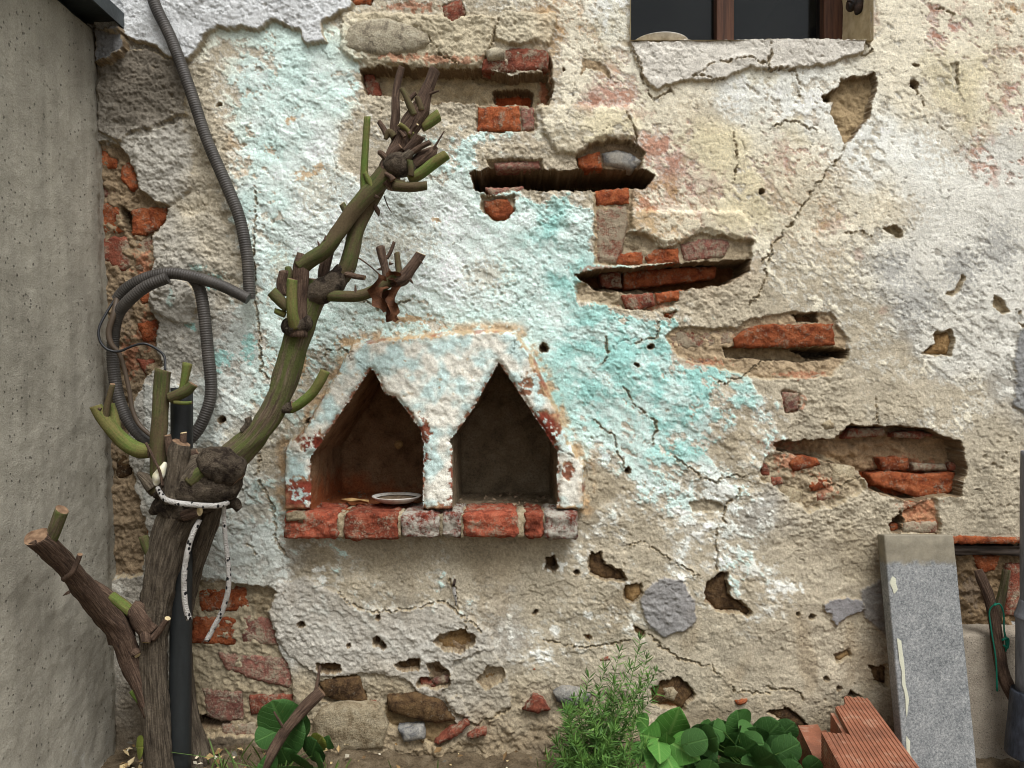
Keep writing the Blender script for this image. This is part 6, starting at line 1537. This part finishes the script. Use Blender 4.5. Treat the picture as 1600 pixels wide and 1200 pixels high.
for i, (x, y, o) in enumerate(tips):
    a = P(925 + rl.uniform(-35, 35), 1225, .15 + rl.uniform(-.04, .04)); b = P(x, y, o)
    m = (a + b) / 2 + Vector((rl.uniform(-.02, .02), rl.uniform(-.01, .01), .01))
    pts = [a * (1 - t) ** 2 + m * 2 * t * (1 - t) + b * t * t for t in np.linspace(0, 1, 30)]
    vs, fs = [], []
    for p_, t in zip(pts[::3] + [pts[-1]], np.linspace(0, 1, 11)):
        for k in range(5): an = k * 1.2566; vs.append(p_ + Vector((math.cos(an), math.sin(an), 0)) * (.0016 * (1 - .7 * t)))
    for k0 in range(len(vs) // 5 - 1):
        for k in range(5): fs.append((k0 * 5 + k, k0 * 5 + (k + 1) % 5, k0 * 5 + 5 + (k + 1) % 5, k0 * 5 + 5 + k))
    adopt(mesh_obj('stem', vs, fs, M['stalk']), rosemary)
    for j in range(5, 30):
        t_ = (pts[min(j + 1, 29)] - pts[j - 1]).normalized()
        for k in range(3):
            an = j * 2.4 + k * 2.09 + rl.uniform(-.4, .4)
            sd_ = t_.orthogonal().normalized(); sd_ = Quaternion(t_, an) @ sd_
            needles(nv_, nf_, pts[j] + t_ * rl.uniform(-.003, .003), sd_ * 1.0 + t_ * rl.uniform(.3, .9), rl.uniform(.018, .032) * (1 - .3 * (j / 30)), .0011, rl.uniform(-.15, .25))
    for k in range(6): needles(nv_, nf_, pts[-1], Vector((rl.uniform(-.6, .6), rl.uniform(-.6, .6), 1)), rl.uniform(.012, .022), .001, .1)
tag(adopt(mesh_obj('foliage', nv_, nf_, M['needle']), rosemary), kind='stuff')
q = NT('grass_blade', .6, .3); M['grass'] = q.done(q.ramp(q.noise(40, 4), [(.3, lin(54, 82, 36)), (.7, lin(112, 134, 62))]))
gv, gf_ = [], []
for i in range(260):
    x = rl.choice((rl.uniform(300, 560), rl.uniform(320, 420), rl.uniform(560, 880), rl.uniform(840, 1000)))
    o = rl.uniform(.03, .3); a = P(x, 1200, o); a.z = .004
    hgt = rl.uniform(.012, .05) if x > 450 else rl.uniform(.02, .075)
    if 560 < x < 840 and rl.random() < .75: continue
    needles(gv, gf_, a, Vector((rl.uniform(-.6, .6), rl.uniform(-.5, .3), 1)), hgt, .0014, -.15)
tag(mesh_obj('grass', gv, gf_, M['grass']), 'thin grass blades and weeds growing at the foot of the wall', 'grass', kind='stuff')
# litter: dry petals, chips and crumbs
q = NT('dry_litter', .85, .2)
ge = q.t.nodes.new('ShaderNodeNewGeometry')
M['litter'] = q.done(q.ramp(ge.outputs['Random Per Island'], [(.0, lin(92, 72, 50)), (.3, lin(150, 122, 80)), (.6, lin(196, 176, 132)), (.8, lin(224, 214, 190)), (.95, lin(104, 100, 90))]))
lv, lf = [], []
for i in range(520):
    x = rl.choice((rl.uniform(185, 420), rl.uniform(185, 330), rl.uniform(400, 1000))); o = rl.uniform(.015, .42)
    c = P(x, 1200, o); c.z = .012 + .03 * max(0, (.12 - o) / .13) * .4 + rl.uniform(0, .008)
    s_ = rl.uniform(.003, .011); nm = Vector((rl.uniform(-.7, .7), rl.uniform(-1, .2), 1)).normalized()
    t_ = nm.orthogonal().normalized(); t_ = Quaternion(nm, rl.uniform(0, 6.28)) @ t_; b_ = nm.cross(t_); k = rl.uniform(.35, .8)
    b0 = len(lv)
    lv += [c + t_ * s_, c + b_ * s_ * k + nm * s_ * .2, c - t_ * s_ * .9, c - b_ * s_ * k + nm * s_ * .15, c + nm * s_ * -.2]
    lf += [(b0, b0 + 1, b0 + 4), (b0 + 1, b0 + 2, b0 + 4), (b0 + 2, b0 + 3, b0 + 4), (b0 + 3, b0, b0 + 4)]
tag(mesh_obj('leaf_litter', lv, lf, M['litter'], shade=False), 'dry petals, chips and crumbs scattered on the soil', 'litter', kind='stuff')
# dry leaf and crumbs on the niche floor
q = NT('pale_dry_leaf', .8, .2); M['pale_leaf'] = q.done(q.ramp(q.noise(50, 4), [(.3, lin(150, 116, 74)), (.7, lin(196, 164, 114))]))
def onfloor(x, d): return Vector(((x - 800) * S * (D + d) / D, d, P(620, FY, .05).z + .004))
fl_ = [onfloor(532, .06), onfloor(548, .05), onfloor(564, .05), onfloor(576, .03)]
vs, fs = [], []
for i, c in enumerate(fl_):
    w_ = (.002, .010, .008, .002)[i]
    vs += [c + Vector((0, w_, .006 + .003 * (i % 2))), c + Vector((0, 0, .001)), c + Vector((0, -w_, .007 - .002 * (i % 2)))]
for i in range(3): a = 3 * i; fs += [(a, a + 1, a + 4, a + 3), (a + 1, a + 2, a + 5, a + 4)]
dl_ = tag(mesh_obj('fallen_leaf', vs, fs, M['pale_leaf']), 'curled pale dry leaf on the floor of the left niche', 'leaf')
cv, cf = [], []
for i in range(170):
    x = rl.choice((rl.uniform(492, 655), rl.uniform(712, 866), rl.uniform(712, 866))); d_ = rl.uniform(.0, .2) ** 1.0
    if x < 700 and 560 < x: d_ = rl.uniform(.11, .2)
    c = onfloor(x, d_) + Vector((0, 0, .001)); s_ = rl.uniform(.0015, .006)
    b0 = len(cv)
    for k in range(4): cv.append(c + Vector((rl.uniform(-1, 1), rl.uniform(-1, 1), rl.uniform(-.4, 1))) * s_)
    cf += [(b0, b0 + 1, b0 + 2), (b0, b0 + 2, b0 + 3), (b0, b0 + 3, b0 + 1), (b0 + 1, b0 + 3, b0 + 2)]
tag(mesh_obj('niche_crumbs', cv, cf, M['dirt'], shade=False), 'crumbs of dirt lying on the niche floors', 'dirt', kind='stuff')
# nail with a scrap of white plastic
nl = tag(empty('wall_nail', P(710, 920, .01)), 'rusty nail with a white scrap in the plaster below the niche', 'nail')
sweep('nail', [(711, 905, .0, 2.0), (710, 910, .02, 2.0), (709, 914, .03, 2.2)], M['iron'], seg=8, parent=nl)
sweep('white_scrap', [(709, 918, .022, 2.5), (710, 926, .022, 3), (712, 936, .018, 2.2), (713, 946, .014, .8)], M['rope'], seg=7, parent=nl)
sn = sweep('snail_shell', [(620, 692, -.205, 4), (624, 694, -.2, 6), (622, 698, -.2, 4), (619, 694, -.197, 3), (622, 693, -.195, 1.5)], M['pale_leaf'], seg=10)
tag(sn, 'small pale snail shell on the back of the left niche', 'shell')
